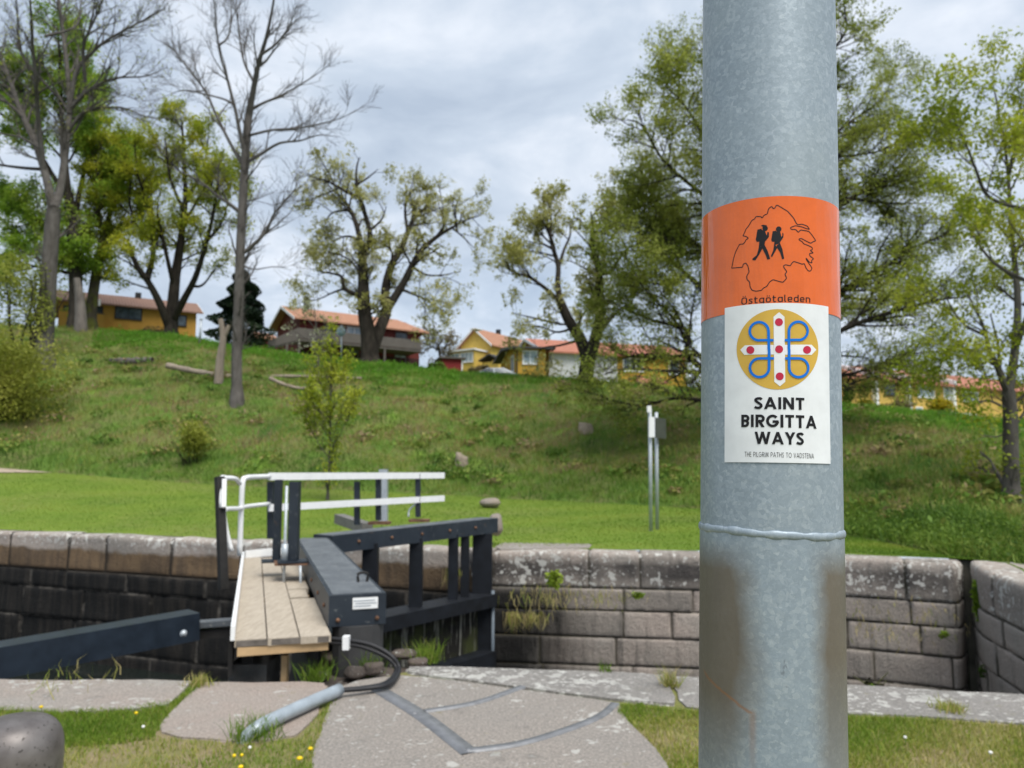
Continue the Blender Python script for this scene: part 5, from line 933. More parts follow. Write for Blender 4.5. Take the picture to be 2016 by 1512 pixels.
class House:
    def __init__(s, name, label, cat, eL, YL, eR, wall_h, depth):
        a = P(*eL, YL); b = None
        for Yr in np.arange(YL * .6, YL * 2.2, .01):
            if abs(P(*eR, Yr)[2] - a[2]) < .02: b = P(*eR, Yr); break
        if b is None: b = P(*eR, YL); b[2] = a[2]
        ex = b - a; ex[2] = 0; s.w = float(np.linalg.norm(ex)); ex /= s.w; s.h, s.d = wall_h, depth
        s.M = Matrix(((ex[0], -ex[1], 0, a[0]), (ex[1], ex[0], 0, a[1]), (0, 0, 1, a[2] - wall_h), (0, 0, 0, 1)))
        s.o = thing(name, label, cat, (0, 0, 0), rot=(0, 0, 0)); s.o.matrix_world = s.M; s.I = np.array(s.M.inverted())
    def front(s, px, py, y=0.):      # photograph pixel -> local x,z on the facade plane
        o_ = s.I[:3, :3] @ CAM + s.I[:3, 3]; d = s.I[:3, :3] @ ray(px, py); q = o_ + d * ((y - o_[1]) / d[1]); return q[0], q[2]
    def side(s, px, py, x=0.):
        o_ = s.I[:3, :3] @ CAM + s.I[:3, 3]; d = s.I[:3, :3] @ ray(px, py); q = o_ + d * ((x - o_[0]) / d[0]); return q[1], q[2]
    def part(s, name, boxes, mat, parent=None, bevel=0):
        bm = bmesh.new()
        for lo, hi in boxes: box(bm, lo, hi)
        return bm_obj(name, bm, mat, parent or s.o, bevel=bevel)
    def body(s, mat, rh=0, foot=3.5, gable='x'):
        bm = bmesh.new(); w_, d, h = s.w, s.d, s.h
        if gable == 'x': prof = [(0, -foot), (d, -foot), (d, h), (d / 2, h + rh), (0, h)] if rh else [(0, -foot), (d, -foot), (d, h), (0, h)]; mk = lambda x, q: (x, q[0], q[1]); ends = (0, w_)
        else: prof = [(0, -foot), (w_, -foot), (w_, h), (w_ / 2, h + rh), (0, h)]; mk = lambda y, q: (q[0], y, q[1]); ends = (0, d)
        A = [bm.verts.new(mk(ends[0], q)) for q in prof]; B = [bm.verts.new(mk(ends[1], q)) for q in prof]; n = len(prof)
        bm.faces.new(A); bm.faces.new(B[::-1])
        for i in range(n): bm.faces.new([A[i], B[i], B[(i + 1) % n], A[(i + 1) % n]])
        return bm_obj('wall', bm, mat, s.o)
    def roof(s, rh, mat, over=.45, th=.14, gable='x', x0=None, x1=None, trim=TRIM, hip=0):
        w_, d, h = s.w, s.d, s.h; x0 = -over if x0 is None else x0; x1 = (w_ if gable == 'x' else d) + over if x1 is None else x1
        hd = (d if gable == 'x' else w_) / 2; sl = rh / hd; e = over
        prof = [(-e, h - sl * e), (hd, h + rh), (2 * hd + e, h - sl * e)]
        mk = (lambda t, q, dz=0: (t, q[0], q[1] + dz + .02)) if gable == 'x' else (lambda t, q, dz=0: (q[0], t, q[1] + dz + .02))
        bm = bmesh.new()
        for i in (0, 1):
            a, b = prof[i], prof[i + 1]; lo, hi = [], []
            xa0, xa1 = x0, x1; xb0, xb1 = x0, x1
            if hip: (xb1, xa1) = (x1 - hip, x1) if i == 0 else (xa1, xb1); 
            if hip and i == 1: xa1, xb1 = x1 - hip, x1
            q = [mk(xa0, a), mk(xa1, a), mk(xb1, b), mk(xb0, b)]; q2 = [mk(xa0, a, th), mk(xa1, a, th), mk(xb1, b, th), mk(xb0, b, th)]
            hexa(bm, q + q2)
        if hip:
            q = [mk(x1, prof[0]), mk(x1, prof[2]), mk(x1 - hip, prof[1])]; q2 = [mk(x1, prof[0], th), mk(x1, prof[2], th), mk(x1 - hip, prof[1], th)]
            v = [bm.verts.new(Vector(t)) for t in q + q2]; bm.faces.new(v[:3]); bm.faces.new(v[3:][::-1])
        r_ = bm_obj('roof', bm, mat, s.o)
        if trim is not None:
            for t in ((x0, x1) if not hip else (x0,)):
                bm = bmesh.new(); off = -.03 if t == x0 else .03
                for i in (0, 1):
                    a, b = prof[i], prof[i + 1]
                    c8 = [mk(t + off - .02, a, -.08), mk(t + off + .02, a, -.08), mk(t + off + .02, b, -.08), mk(t + off - .02, b, -.08), mk(t + off - .02, a, th + .02), mk(t + off + .02, a, th + .02), mk(t + off + .02, b, th + .02), mk(t + off - .02, b, th + .02)]
                    hexa(bm, c8)
                bm_obj('barge_board', bm, trim, r_)
        return r_
    def window(s, x0, z0, x1, z1, y=0., glass=GLS, mull=1, frame=TRIM, fw=.1, name='window', plane='front'):
        if x0 > x1: x0, x1 = x1, x0
        if z0 > z1: z0, z1 = z1, z0
        mp = (lambda x, yy, z: (x, y + yy, z)) if plane == 'front' else (lambda x, yy, z: (y + yy, x, z))
        def bx(bm, a0, a1, b0, b1, c0, c1):
            p_, q_ = mp(a0, b0, c0), mp(a1, b1, c1); box(bm, tuple(min(i, j) for i, j in zip(p_, q_)), tuple(max(i, j) for i, j in zip(p_, q_)))
        bm = bmesh.new()
        bx(bm, x0 - fw, x1 + fw, -.05, .02, z0 - fw, z0); bx(bm, x0 - fw, x1 + fw, -.05, .02, z1, z1 + fw); bx(bm, x0 - fw, x0, -.05, .02, z0, z1); bx(bm, x1, x1 + fw, -.05, .02, z0, z1)
        for i in range(mull):
            xm = x0 + (x1 - x0) * (i + 1) / (mull + 1); bx(bm, xm - .03, xm + .03, -.04, .02, z0, z1)
        wf = bm_obj(name, bm, frame, s.o); bm = bmesh.new(); bx(bm, x0, x1, -.018, .01, z0, z1); bm_obj('pane', bm, glass, wf)
        bm = bmesh.new(); bx(bm, x0 - fw - .03, x1 + fw + .03, -.1, -.051, z0 - fw - .03, z0 - fw + .02); bm_obj('sill', bm, frame, wf)
    def winpx(s, a, b, **k):
        x0, z1 = s.front(*a); x1, z0 = s.front(*b); s.window(x0, z0, x1, z1, **k)
    def sidepx(s, a, b, **k):
        x0, z1 = s.side(*a); x1, z0 = s.side(*b); s.window(x0, z0, x1, z1, plane='side', **k)
# left yellow house
H = House('wooden_house', 'low ochre house with brown roof behind the maple on the left', 'house', (117, 590), 64, (387, 616), 2.5, 8)
H.body(OCH, 1.5); xs, _ = H.front(196, 594)
H.roof(1.5, T_BR, .5); H.winpx((229, 604), (277, 629), frame=BLK, mull=1); H.winpx((352, 622), (365, 641), frame=BLK, mull=0); H.winpx((170, 603), (200, 614), frame=BLK, mull=2); H.winpx((127, 603), (143, 612), frame=BLK, mull=0)
x0, z0 = H.front(117, 611, -1.4); x1, z1 = H.front(206, 614, -1.4)
H.part('balcony', [((x0, -1.4, -1.0), (x1, -1.3, z0)), ((x1 - .1, -1.3, -1.0), (x1, 0, z0))], OCH); H.part('balcony_rail', [((x0, -1.44, z0 + .002), (x1, -1.26, z0 + .06))], GRW)
H.part('verge_board', [((xs - .1, -.58, 2.20), (xs + .08, -.53, 2.75))], TRIM)
H.part('chimney', [((H.w * .55, 3.7, 3.4), (H.w * .55 + .5, 4.3, 4.6))], BLK)
# red house
H = House('wooden_house', 'dark red house with orange tiled roof and grey deck behind the oak', 'house', (590, 625), 66, (826, 652), 4.9, 6.2)
H.body(RED, 1.35); H.roof(1.35, T_OR, .7, hip=1.6)
H.part('shaded_ground_floor', [((0, -.03, -3.4), (H.w, -.002, 2.15))], DKW)  # dark sheet over the lower wall: shade under the deck put into its colour
H.winpx((640, 642), (655, 660), mull=0, frame=GRW); H.winpx((685, 644), (710, 664), glass=GLB); H.winpx((780, 655), (800, 668), mull=0, frame=GRW); H.winpx((683, 690), (704, 704), frame=GRW); H.winpx((778, 699), (797, 722), glass=GLB, frame=GRW)
_, zr = H.front(585, 645, -2.4); _, zf = H.front(585, 665, -2.4); x0, _ = H.front(586, 660, -2.4); x1, _ = H.front(829, 680, -2.4)
dk = H.part('deck', [((x0, -2.4, zf - .22), (x1, -.032, zf))], GRW); H.part('deck_railing', [((x0, -2.45, zf + .01), (x1, -2.40, zr))], GRW); H.part('deck_railing', [((x1 - .05, -2.39, zf + .01), (x1, -.03, zr))], GRW)
for px in (588, 564, 757):
    x, _ = H.front(px, 700, -2.35); H.part('deck_post', [((x - .09, -2.42, -3.4), (x + .09, -2.25, zf - .225))], GRW)
bm = bmesh.new(); xa, za = H.front(527, 682, -2.4); xb = x0
hexa(bm, [(xa, -2.45, za - .1), (xb, -2.45, zf - .2), (xb, -2.40, zf - .2), (xa, -2.40, za - .1), (xa, -2.45, za + .42), (xb, -2.45, zr), (xb, -2.40, zr), (xa, -2.40, za + .42)]); bm_obj('stair_railing', bm, GRW, H.o)
bm = bmesh.new(); hexa(bm, [(xa, -2.39, za - .25), (xb, -2.39, zf - .35), (xb, -1.2, zf - .35), (xa, -1.2, za - .25), (xa, -2.39, za - .02), (xb, -2.39, zf - .1), (xb, -1.2, zf - .1), (xa, -1.2, za - .02)]); bm_obj('stair', bm, GRW, H.o)
cx, _ = H.front(580, 606, 3.0); H.part('chimney', [((cx + .9, 2.8, 5.9), (cx + 1.3, 3.2, 7.5))], BLK)
# pale roofed house, far behind
H = House('wooden_house', 'house far behind of which only the orange roof shows by the red house stair', 'house', (505, 664), 92, (548, 670), 2.4, 5); H.body(RED, 1.0); H.roof(1.0, T_OR, .3, trim=None)
# yellow gabled house
H = House('wooden_house', 'light yellow gabled house with orange roof and white trim in the middle distance', 'house', (908, 682), 84, (966, 676), 4.6, 9)
H.body(YEL2, 1.7, gable='y'); rf = H.roof(1.7, T_OR, .45, gable='y')
H.winpx((946, 687), (956, 700), mull=0); x, z = H.front(934, 664)
lathe('satellite_dish', [(.001, 0), (.3, .03), (.5, .1), (.52, .1)], (0, 0, 0), TRIM, H.o, 24); ds = H.o.children[-1]; ds.rotation_euler = (R_(90), 0, 0); ds.location = (x, -.12, z)
x0, _ = H.front(878, 700, -2.2); x1, z1 = H.front(934, 687, -2.2); zm = H.front(905, 697, -2.2)[1]; zl = H.front(905, 713, -2.2)[1]
H.part('sunroom', [((x0 + .1, -2.2, -3.5), (x1, -.002, z1 - .12))], YEL2); H.part('sunroom_roof', [((x0 - .2, -2.5, z1 - .1), (x1 + .2, -.003, z1 + .05))], TRIM)
H.window(x0 + .25, zl, x0 + (x1 - x0) * .46, zm, y=-2.2, mull=2, glass=GLB); H.window(x0 + (x1 - x0) * .54, zl, x1 - .25, zm, y=-2.2, mull=2, glass=GLB)
cx, cz = H.front(981, 649, 5.5); H.part('chimney', [((cx - .22, 5.3, 4.5), (cx + .22, 5.7, cz))], BLK)
xa, za = H.front(943, 712, -1.8); xb, zb2 = H.front(983, 712, -1.8); xm = (xa + xb) / 2; zt2 = H.front(962, 699, -1.8)[1]
H.part('porch', [((xa + .25, -1.6, -3), (xb - .25, -.01, za - .1))], YEL2); bm = bmesh.new()
for p_, q_ in (((xa, za), (xm, zt2)), ((xm + .01, zt2), (xb, za))): hexa(bm, [(p_[0], -1.9, p_[1]), (q_[0], -1.9, q_[1]), (q_[0], -.02, q_[1]), (p_[0], -.02, p_[1]), (p_[0], -1.9, p_[1] + .14), (q_[0], -1.9, q_[1] + .14), (q_[0], -.02, q_[1] + .14), (p_[0], -.02, p_[1] + .14)])
bm_obj('porch_roof', bm, T_DK, H.o)
# red shed
H = House('garden_shed', 'small dark red shed with flat grey roof right of the red house', 'shed', (871, 706), 70, (911, 708), 2.2, 2.5); H.body(siding('shed_red', (.20, .022, .022)), 0); H.part('roof', [((-.3, -.3, 2.22), (H.w + .3, 2.8, 2.36))], GRW); H.part('corner_board', [((H.w - .12, -.03, -.5), (H.w + .0, -.002, 2.2))], TRIM)
# yellow single storey house with dark roof
H = House('wooden_house', 'deep yellow single storey house with low dark roof behind the parked car', 'house', (1019, 686), 58, (1074, 688), 2.3, 8)
H.body(YEL, .45); H.roof(.45, T_DK, .6, trim=BLK); H.winpx((1031, 692), (1056, 715), glass=GLB); H.part('plinth', [((-.02, -.04, -2), (H.w, -.003, .12))], GRW)
H.sidepx((1006, 693), (1017, 718), mull=0) if False else H.window(1.6, .8, 2.7, 1.95, plane='side', mull=0)
V, f = tube(catmull([(-.05, -.35, 2.25), (-.05, -.12, 1.95), (-.05, -.08, 1.6), (-.05, -.08, -.2)], 12), .05, 8); np_mesh('downpipe', V, f, BLK, H.o, True)
# white and yellow house
H = House('wooden_house', 'yellow and white house with red orange roof behind the forked oak', 'house', (1080, 692), 60, (1352, 706), 3.0, 9)
xg, _ = H.front(1215, 720)
H.body(YEL, 1.6); H.roof(1.6, T_RD, .5); H.part('garage_wall', [((.02, -.05, -3), (xg, -.003, 2.95))], WHI)
H.winpx((1228, 706), (1264, 730), mull=2); H.winpx((1318, 712), (1335, 736), mull=0); H.part('garage_door', [((H.front(1172, 757)[0], -.09, -2.2), (H.front(1212, 757)[0], -.052, H.front(1190, 755)[1]))], BLK); H.part('door_lintel', [((H.front(1168, 750)[0], -.12, H.front(1190, 755)[1] + .003), (H.front(1216, 750)[0], -.055, H.front(1190, 750)[1]))], TRIM)
H.winpx((1224, 754), (1244, 764), mull=0); H.part('corner_board', [((H.w - .14, -.04, -3), (H.w, -.002, 3))], TRIM)
xa, za = H.front(1256, 752, -1.); xb, zb2 = H.front(1312, 744, -1.)
bm = bmesh.new(); hexa(bm, [(xa, -1.4, za - .15), (xb, -1.4, za - .15), (xb, -.05, za + .5), (xa, -.05, za + .5), (xa, -1.4, za - .03), (xb, -1.4, za - .03), (xb, -.05, za + .62), (xa, -.05, za + .62)]); bm_obj('porch_roof', bm, T_RD, H.o)
# row house right
H = House('row_house', 'long yellow row house with red roof and white pillars at the right', 'house', (1650, 741), 56, (2080, 777), 2.6, 8)
H.body(siding('row_yellow', (.60, .40, .10)), 1.5); H.roof(1.5, T_RD, .5)
for px in (1726, 1791, 1878):
    x, _ = H.front(px, 770, -.3); H.part('pillar', [((x - .16, -.35, -3), (x + .16, -.002, 2.55))], TRIM)
    bm = bmesh.new(); hd = H.d / 2
    hexa(bm, [(x - .2, -.5, 2.62), (x + .1, -.5, 2.62), (x + .1, hd, 4.2), (x - .2, hd, 4.2), (x - .2, -.5, 2.95), (x + .1, -.5, 2.95), (x + .1, hd, 4.5), (x - .2, hd, 4.5)]); bm_obj('fire_wall_trim', bm, TRIM, H.o)
H.winpx((1741, 756), (1761, 777), frame=BLK, mull=1); H.winpx((1806, 760), (1838, 782), mull=2, glass=GLB); H.winpx((1858, 764), (1868, 784), mull=0, glass=GLB); H.winpx((1804, 803), (1815, 822), mull=0, glass=GLB, name='door')
H.winpx((1895, 772), (1925, 790), mull=2)
# garden furniture right
hb = P(1903, 828, 44)
t = thing('garden_bench', 'white garden bench on the slope in front of the row house', 'bench', (hb[0], 44, hb[2] - .3))
for nm, lo, hi in (('backrest', (-.8, .25, .1), (.8, .3, .45)), ('seat', (-.8, -.25, -.05), (.8, .24, 0)), ('leg', (-.8, -.25, -.6), (-.7, .24, -.052)), ('leg', (.7, -.25, -.6), (.8, .24, -.052))):
    bm = bmesh.new(); box(bm, tuple(hb + lo), tuple(hb + hi)); bm_obj(nm, bm, MAT['white'], t)
# car
def car(label, px, py, Y, mat):
    q = P(px, py, Y); t = thing('parked_car', label, 'car', (q[0], q[1], q[2] - 1.45)); z0 = q[2] - 1.45
    prof = [(-2.1, .35), (-2.15, .7), (-1.9, .92), (-1.1, 1.0), (-.35, 1.42), (.9, 1.45), (1.75, 1.02), (2.1, .9), (2.15, .4)]
    bm = bmesh.new(); n = len(prof)
    for iy, y in enumerate((-.85, .85)):
        for x, z in prof: bm.verts.new((q[0] + x, Y + y * (1 if z < 1.05 else .8), z0 + z))
    bm.verts.ensure_lookup_table(); v = bm.verts; bm.faces.new([v[i] for i in range(n)]); bm.faces.new([v[n + i] for i in range(n)][::-1])
    for i in range(n): bm.faces.new([v[i], v[n + i], v[n + (i + 1) % n], v[(i + 1) % n]])
    bm_obj('body', bm, mat, t, bevel=.05)
    for x0, x1, x2, x3 in ((-.95, .15, .15, -.4), (.25, 1.45, .85, .25)):
        for sy in (-1, 1):
            bm = bmesh.new(); pts = [(x0, 1.04), (x1, 1.04), (x2, 1.38), (x3, 1.38)]; c8 = [(q[0] + x, Y + sy * (.85 if z < 1.1 else .71), z0 + z) for x, z in pts]; hexa(bm, c8 + [(a, b + sy * .012, c) for a, b, c in c8]); bm_obj('side_window', bm, GLS, t)
    for x in (-1.3, 1.3):
        for y in (-.8, .8): tube_obj('wheel', [(q[0] + x, Y + y - .1, z0 + .32), (q[0] + x, Y + y + .1, z0 + .32)], .32, rub, t, 20)
car('silver grey parked car half hidden behind the crest by the yellow house', 968, 726, 56, plain('silver_paint', (.2, .225, .25), .3, .05, 3, .4))
# ------------------------------------------------------------------ signs
h_ = hit(1284, 1046); Yi = h_[1]
t = thing('notice_board', 'double post notice board on the lawn left of the pole', 'sign', tuple(h_))
for px, yb, yt in ((1281.5, 1046, 806), (1294, 1043, 812)):
    tube_obj('post', [P(px + 5 * 0, yb + 6, Yi + (px > 1290) * .35), P(px - 2, yt, Yi + (px > 1290) * .35)], 3.7 * Yi / F, MAT['galv'], t)
bm = bmesh.new(); beam(bm, P(1283, 861, Yi - .12), P(1283, 821, Yi - .12), 11 * Yi / F, .05); bm_obj('panel', bm, MAT['white'], t)
bm = bmesh.new(); a_, b_ = P(1291, 842, Yi - .05), P(1310, 845, Yi + .45); b_[2] = a_[2]; beam(bm, a_, b_, .03, 40 * Yi / F); bm_obj('panel', bm, plain('grey_green_panel', (.055, .062, .048)), t)
bm = bmesh.new(); beam(bm, P(1278, 812, Yi - .1), P(1278, 799, Yi - .1), 8 * Yi / F, .06); bm_obj('cap', bm, MAT['white'], t)
q = P(527, 700, 49.8); t = thing('road_sign', 'round blue grey sign seen from behind on a thin post near the red house', 'sign', (q[0] + 4.6, 49.8, q[2]))
qs = P(672, 653, 52); t.location = tuple(P(672, 712, 52)); ORG[t.name] = np.array(t.location)
tube_obj('post', [P(672, 714, 52), P(672, 640, 52)], .06, MAT['galv'], t); tube_obj('disc', [qs + np.array([0, -.08, 0]), qs + np.array([0, -.11, 0])], .33, plain('sign_back', (.30, .40, .45), .5, .1), t, 24)
q = hit(393, 676); t = thing('steel_post', 'thin grey post standing between the maple and the conifer', 'post', tuple(q)); tube_obj('shaft', [P(393, 676, q[1]), P(396, 630, q[1])], .07, MAT['galv'], t); tube_obj('cap', [P(396, 630, q[1]), P(396, 627, q[1])], .09, MAT['galv'], t)
# ------------------------------------------------------------------ ground cover
GR = leafmat('grass_blades', [(0, (.08, .16, .014)), (.45, (.17, .27, .028)), (.8, (.31, .32, .06)), (1, (.46, .38, .17))], .35)
HB = leafmat('bank_growth', [(0, (.062, .13, .022)), (.35, (.15, .26, .036)), (.6, (.27, .30, .065)), (.8, (.33, .28, .10)), (1, (.31, .23, .135))], .35)
VG = leafmat('fresh_grass', [(0, (.07, .19, .014)), (.5, (.14, .32, .022)), (1, (.24, .40, .04))], .4)
def blades(r, C, h, wd, lean=.35, tone=None):
    n = len(C); an = r.uniform(0, 6.28, n); d = np.stack([np.cos(an), np.sin(an), 0 * an], -1); l = r.normal(0, lean, (n, 3)); l[:, 2] = 1; l /= np.linalg.norm(l, axis=1)[:, None]
    h = (h * r.uniform(.5, 1.35, n))[:, None]; w_ = wd * r.uniform(.7, 1.3, n)[:, None]; bend = r.normal(0, .35, (n, 3)) * h * .6; bend[:, 2] = 0
    V = np.stack([C - d * w_, C + d * w_, C + l * h * .55 + d * w_ * .8, C + l * h * .55 - d * w_ * .8, C + l * h + bend], 1).reshape(-1, 3)
    i = np.arange(n)[:, None] * 5; return V, [np.concatenate([i, i + 1, i + 2, i + 3], 1), np.concatenate([i + 3, i + 2, i + 4], 1)], tone
def inpoly(p, poly):
    x, y = p[:, 0], p[:, 1]; ins = np.zeros(len(p), bool); j = len(poly) - 1
    for i in range(len(poly)):
        (xi, yi), (xj, yj) = poly[i], poly[j]; ins ^= ((yi > y) != (yj > y)) & (x < (xj - xi) * (y - yi) / (yj - yi + 1e-12) + xi); j = i
    return ins
def fbm(X, Y, s):
    return .5 + .25 * (np.sin(X * s + 1.3 * np.sin(Y * s * .8)) + np.sin(Y * s * 1.3 + 1.7 * np.sin(X * s * .7 + 2)))
def grass(name, px, n, h, seed, dry=.0, z=-.015):
    r = np.random.default_rng(seed); poly = [tuple(G(*q)[:2]) for q in px]; a = np.array(poly); C = r.uniform(a.min(0), a.max(0), (int(n * 1.8), 2)); C = C[inpoly(C, poly)]
    dn = fbm(C[:, 0], C[:, 1], 4.3); keep = r.random(len(C)) < np.clip(.35 + dn * 1.1, 0, 1); C = C[keep][:n]; dn = dn[keep][:n]
    tone = np.clip(.62 - dn * .5 + dry + r.normal(0, .16, len(C)), 0, 1)
    V, Fs, _ = blades(r, np.c_[C, np.full(len(C), z)], h * 1.0, .0024, .4); o = np_mesh(name, V, Fs, GR, None, False, {'tone': ('FACE', np.concatenate([tone, tone]))}); props(o, kind='stuff'); return o
grass('grass', [(-300, 1398), (0, 1394), (120, 1400), (240, 1396), (335, 1382), (352, 1372), (372, 1352), (392, 1344), (400, 1346), (338, 1400), (312, 1436), (300, 1450), (250, 1460), (120, 1470), (0, 1450), (-300, 1430)], 24000, .036, 1, .12)
grass('grass', [(-300, 1430), (0, 1450), (250, 1460), (310, 1446), (400, 1458), (520, 1462), (594, 1450), (616, 1420), (640, 1388), (662, 1356), (672, 1362), (650, 1404), (624, 1466), (615, 1520), (590, 1640), (-300, 1640)], 17000, .036, 2, .26)
grass('grass', [(1225, 1384), (1260, 1386), (1345, 1396), (1660, 1408), (1800, 1412), (2016, 1428), (2400, 1450), (2400, 1640), (1380, 1640), (1345, 1580), (1312, 1502), (1264, 1446), (1216, 1404)], 46000, .036, 3, .28)
def tuft(label, px, py, z, n, h, seed, cat='grass tuft', dry=.3, spread=.05, hang=False, Y=None, name='grass_tuft', group='grass tufts in the joints'):
    r = np.random.default_rng(seed); c = G(px, py, z) if Y is None else P(px, py, Y); C = c + r.normal(0, 1, (n, 3)) * np.array([spread, spread, 0 if not hang else spread * .25])
    V, Fs, _ = blades(r, C, -h if hang else h, .0028 if Y is None else .006, .3 if hang else .5); tone = np.clip(dry + r.normal(0, .2, n), 0, 1)
    if hang: V[:, 1] -= .05
    return props(np_mesh(name, V, Fs, GR, None, False, {'tone': ('FACE', np.concatenate([tone, tone]))}), label, cat, group)
tuft('thin green grass tuft left of the cable loop', 625, 1340, -.05, 130, .17, 101); tuft('green grass tuft inside the cable loop', 728, 1326, -.08, 160, .19, 102); tuft('grass tuft right of the cable bend by the gate', 838, 1304, -.05, 190, .17, 103, dry=.45); tuft('dry grass tuft growing in the slab joint left of the pole', 1318, 1352, .0, 120, .13, 104, dry=.85, spread=.03); tuft('dry straw tuft at the edge of the pale slab', 390, 1350, .0, 140, .08, 105, dry=.85, spread=.04); tuft('dry weed at the bottom of the black lock wall', 1190, 1322, 0, 60, .07, 106, dry=.2, spread=.03); tuft('tall thin grass at the left edge slab', 130, 1345, 0, 40, .13, 107, dry=.75, spread=.16); tuft('grass tuft beside the zinc pipe end', 500, 1452, 0, 220, .12, 108, dry=.25, spread=.06); tuft('yellow grass growing in the slab joint right of the pole', 1870, 1398, 0, 200, .06, 109, dry=.8, spread=.05)
for i, (lb, px, py, n, h, dry, sp) in enumerate((('dry straw hanging off the coping near the gate heel', 1075, 1166, 240, .30, .95, .32), ('long dry straw clump hanging lower left on the right wall', 1010, 1205, 130, .46, 1., .07), ('dry straw hanging from the second course', 1050, 1208, 150, .38, .95, .12), ('dry straw fringe under the coping left of the pole', 1190, 1170, 150, .20, .9, .3), ('dry straw caught on the far gate frame', 892, 1120, 110, .42, 1., .09), ('dry roots hanging below the coping right of the pole', 1790, 1198, 170, .22, .95, .55), ('dry straw hanging from a joint right of the pole', 1735, 1240, 90, .2, .95, .3))):
    Yw = 13.35 if 950 < px < 1300 else (12.35 if px > 1300 else 13.2); tuft(lb, px, py, 0, int(n * .7), h * .62, 120 + i, dry=dry, spread=sp, hang=True, Y=Yw, name='hanging_straw', cat=None, group=None)['kind'] = 'stuff'
def sprig(name, label, px, py, Y, rx, ry, n, sz, seed, kind='linden', cat='plant'):
    r = np.random.default_rng(seed); c = P(px, py, Y); d = r.normal(size=(n, 3)); d /= np.linalg.norm(d, axis=1)[:, None]; C = c + d * r.random((n, 1)) ** .5 * np.array([rx, min(rx, .15), ry]) * Y / F
    t = thing(name, label, cat, tuple(c - np.array([0, 0, ry * Y / F]))); V, f, tn = leaf_quads(r, C, sz, .2); np_mesh('foliage', V, f, LF[kind], t, False, {'tone': ('FACE', tn)})
    V, f = tubes([(np.array([c + [0, .12, -ry * Y / F * .9], c + r.normal(0, .04, 3), c + r.normal(0, .08, 3)]), np.array([.012, .008, .004]), 4) for _ in range(5)]); np_mesh('stem', V, f, BK['moss'], t)
sprig('wall_fern', 'bright green plant growing out of the coping joint right of the gate', 1091, 1140, 13.2, 15, 18, 160, .05, 141)
sprig('wall_fern', 'small moss green plant under the coping left of the pole', 1255, 1172, 13.1, 13, 7, 90, .035, 142)
sprig('wall_fern', 'small green plant in a low joint of the right wall', 1858, 1250, 12.0, 10, 7, 60, .035, 143)
sprig('wall_fern', 'tiny green weed at the foot of the right wall', 1718, 1350, 5.6, 5, 4, 30, .012, 144)
sprig('ivy', 'glossy green ivy hanging down the dark slot between the right walls', 1932, 1180, 11.95, 17, 48, 560, .055, 145, 'linden')
sprig('ivy', 'small ivy trail low in the wall slot', 1945, 1320, 11.8, 22, 14, 60, .04, 146, 'green')
# dandelions
ylm, whm = plain('dandelion_yellow', (.75, .52, .01), .7, .1), plain('daisy_white', (.75, .75, .72), .7, .05); stm = plain('stem_green', (.10, .17, .03))
pd = None
for i, (lb, px, py, rr, mm) in enumerate((('large yellow dandelion right of the zinc pipe end', 590, 1493, .017, ylm), ('yellow dandelion beside the big granite slab', 611, 1474, .014, ylm), ('yellow dandelion just below the pipe end', 474, 1510, .014, ylm), ('small yellow dandelion close to the pipe end', 461, 1488, .010, ylm), ('tiny yellow dandelion right of the pipe end', 476, 1487, .009, ylm), ('yellow dandelion left above the bollard', 81, 1392, .013, ylm), ('low yellow dandelion right behind the bollard', 83, 1416, .010, ylm), ('yellow dandelion near the pink slab corner', 268, 1404, .011, ylm), ('white daisy beside the pink slab corner', 282, 1431, .010, whm), ('white daisy at the pipe bend', 492, 1472, .009, whm), ('white daisy in the grass right of the pole', 1950, 1482, .011, whm), ('white daisy halfway in the right grass', 1782, 1452, .009, whm))):
    q = G(px, py, .035); t = thing('dandelion' if mm is ylm else 'daisy', lb, 'flower', (q[0], q[1], 0)); lathe('flower_head', [(.0005, .008), (rr * .6, .008), (rr, .001), (rr * .5, -.006), (.0005, -.007)], q, mm, t, 14); V, f = tube(np.array([[q[0], q[1], -.02], [q[0] + .002, q[1], .015], [q[0], q[1], .032]]), .0018, 5); np_mesh('stem', V, f, stm, t)
# undergrowth on the bank
r = np.random.default_rng(77)
def slopept(n, t0=0., t1=1., xa=-150, xb=2180):
    x = r.uniform(xa, xb, n); tt = t0 + (t1 - t0) * r.random(n); Y1 = np.interp(x, L1x, L1Y); Y2 = np.interp(x, L2x, L2Y); Y = Y1 + (Y2 - Y1) * tt; X = (x - 1008) / F * Y
    return np.stack([X, Y, zfun(X, Y)], -1), x, tt
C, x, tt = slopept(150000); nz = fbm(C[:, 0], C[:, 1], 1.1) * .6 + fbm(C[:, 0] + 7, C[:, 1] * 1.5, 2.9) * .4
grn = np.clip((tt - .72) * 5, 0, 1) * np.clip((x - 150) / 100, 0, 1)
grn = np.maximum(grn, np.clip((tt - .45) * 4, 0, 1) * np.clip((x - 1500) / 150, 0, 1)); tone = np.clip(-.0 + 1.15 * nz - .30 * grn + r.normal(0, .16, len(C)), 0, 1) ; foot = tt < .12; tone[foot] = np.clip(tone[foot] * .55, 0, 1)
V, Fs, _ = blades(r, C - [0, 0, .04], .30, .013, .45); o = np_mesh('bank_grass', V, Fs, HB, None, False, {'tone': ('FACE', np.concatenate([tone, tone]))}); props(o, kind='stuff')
C, x, tt = slopept(1500); pr = fbm(C[:, 0] + 3, C[:, 1], .9); sel = (r.random(len(C)) < np.clip(pr * 1.4 - .2, .05, 1)) & (tt > .05) & ((tt < .75) | (x > 1000)); C = C[sel]
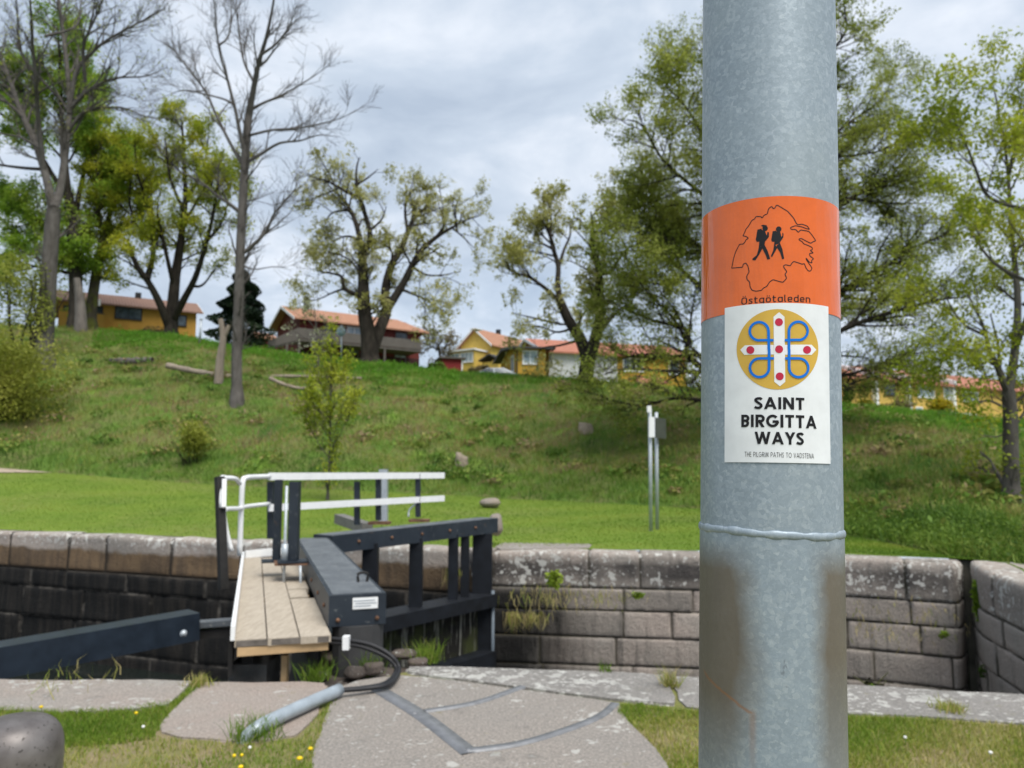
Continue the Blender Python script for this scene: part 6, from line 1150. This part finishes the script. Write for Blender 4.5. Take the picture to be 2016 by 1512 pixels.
cnt = r.integers(20, 75, len(C)); ce = np.repeat(C, cnt, 0); rad = np.repeat(r.uniform(.25, .75, len(C)), cnt)[:, None]; tb = np.clip(r.normal(.42, .2, len(C)), .05, .8); cx_ = (C[:, 0] / C[:, 1]) * F + 1008; brn = (r.random(len(C)) < .16) | ((cx_ > 850) & (cx_ < 1330) & (r.random(len(C)) < .55) & (((C[:, 1] - np.interp(cx_, L1x, L1Y)) / (np.interp(cx_, L2x, L2Y) - np.interp(cx_, L1x, L1Y))) > .62)); tb[brn] = r.uniform(.78, 1., brn.sum()); tn = np.repeat(tb, cnt)
d = r.normal(size=ce.shape); d /= np.linalg.norm(d, axis=1)[:, None]; d[:, 2] = np.abs(d[:, 2]) * .7; Q = ce + d * rad * r.random((len(ce), 1)) ** .4
V, f, _ = leaf_quads(r, Q, .085, .6); o = np_mesh('bank_brambles', V, f, HB, None, False, {'tone': ('FACE', np.clip(tn + r.normal(0, .13, len(tn)), 0, 1))}); props(o, kind='stuff')
C, x, tt = slopept(26000, .66, 1.02, 170, 900); Q = C + np.abs(r.normal(0, .16, C.shape)) * [.3, .3, 1]; ok = fbm(C[:, 0], C[:, 1], 1.4) > .38; V, f, tn = leaf_quads(r, Q[ok], .06, .9, np.clip(r.normal(.33, .12, ok.sum()), 0, 1)); o = np_mesh('ground_elder', V, f, VG, None, False, {'tone': ('FACE', tn)}); props(o, kind='stuff')
# crest grass strip, hedge foot on the right
C, x, tt = slopept(42000, .80, 1.03, 180); tone = np.clip(.33 + r.normal(0, .12, len(C)), 0, 1); V, Fs, _ = blades(r, C - [0, 0, .04], .30, .014, .4); o = np_mesh('crest_grass', V, Fs, VG, None, False, {'tone': ('FACE', np.concatenate([tone, tone]))}); props(o, kind='stuff')
C, x, tt = slopept(30000, .5, 1.0, 1480, 2180); ok = (tt > .58 + .12 * fbm(C[:, 0], C[:, 1], 1.3)); C = C[ok]; tone = np.clip(.55 + r.normal(0, .16, len(C)), 0, 1); V, Fs, _ = blades(r, C - [0, 0, .04], .30, .014, .4); o = np_mesh('slope_grass', V, Fs, VG, None, False, {'tone': ('FACE', np.concatenate([tone, tone]))}); props(o, kind='stuff')
C, x, tt = slopept(16000, 0, .10, 1560, 2180); Q = C + np.abs(r.normal(0, .14, C.shape)) * [0.3, 0.3, 1]; V, f, tn = leaf_quads(r, Q, .035, .6); o = np_mesh('bank_foot_growth', V, f, LF['green'], None, False, {'tone': ('FACE', tn)}); props(o, kind='stuff')
# mown lawn fuzz
n = 90000; x = r.uniform(-100, 2050, n); t_ = r.random(n) ** .8; Y0 = np.interp(x, L0x, L0Y); Y1 = np.interp(x, L1x, L1Y); Y = Y0 + (Y1 - Y0) * t_; X = (x - 1008) / F * Y
C = np.stack([X, Y, zfun(X, Y)], -1); tone = np.clip(.36 + .55 * (fbm(X, Y * 2.2, .8) - .5) + .25 * np.clip((.12 - t_) * 9, 0, 1) * fbm(X, Y, 2.) + r.normal(0, .08, n), 0, 1); V, Fs, _ = blades(r, C, .032, .008, .6); o = np_mesh('lawn_grass', V, Fs, GR, None, False, {'tone': ('FACE', np.concatenate([tone, tone]))}); props(o, kind='stuff')
# sandy path, left
pp = []
for xx in np.linspace(-700, 110, 24):
    a = np.interp(xx, L1x, L1Y); w0 = max(.0, 1.5 * min(1, (110 - xx) / 160)); 
    for yy in (a - .1 - w0, a - .1): Xx = (xx - 1008) / F * yy; pp.append((Xx, yy, float(zfun(Xx, yy)) + .03))
i = np.arange(23)[:, None] * 2; o = np_mesh('path', np.array(pp), np.concatenate([i, i + 2, i + 3, i + 1], 1), plain('sandy_gravel', (.36, .29, .22), .95, .2, 5)); props(o, kind='structure')
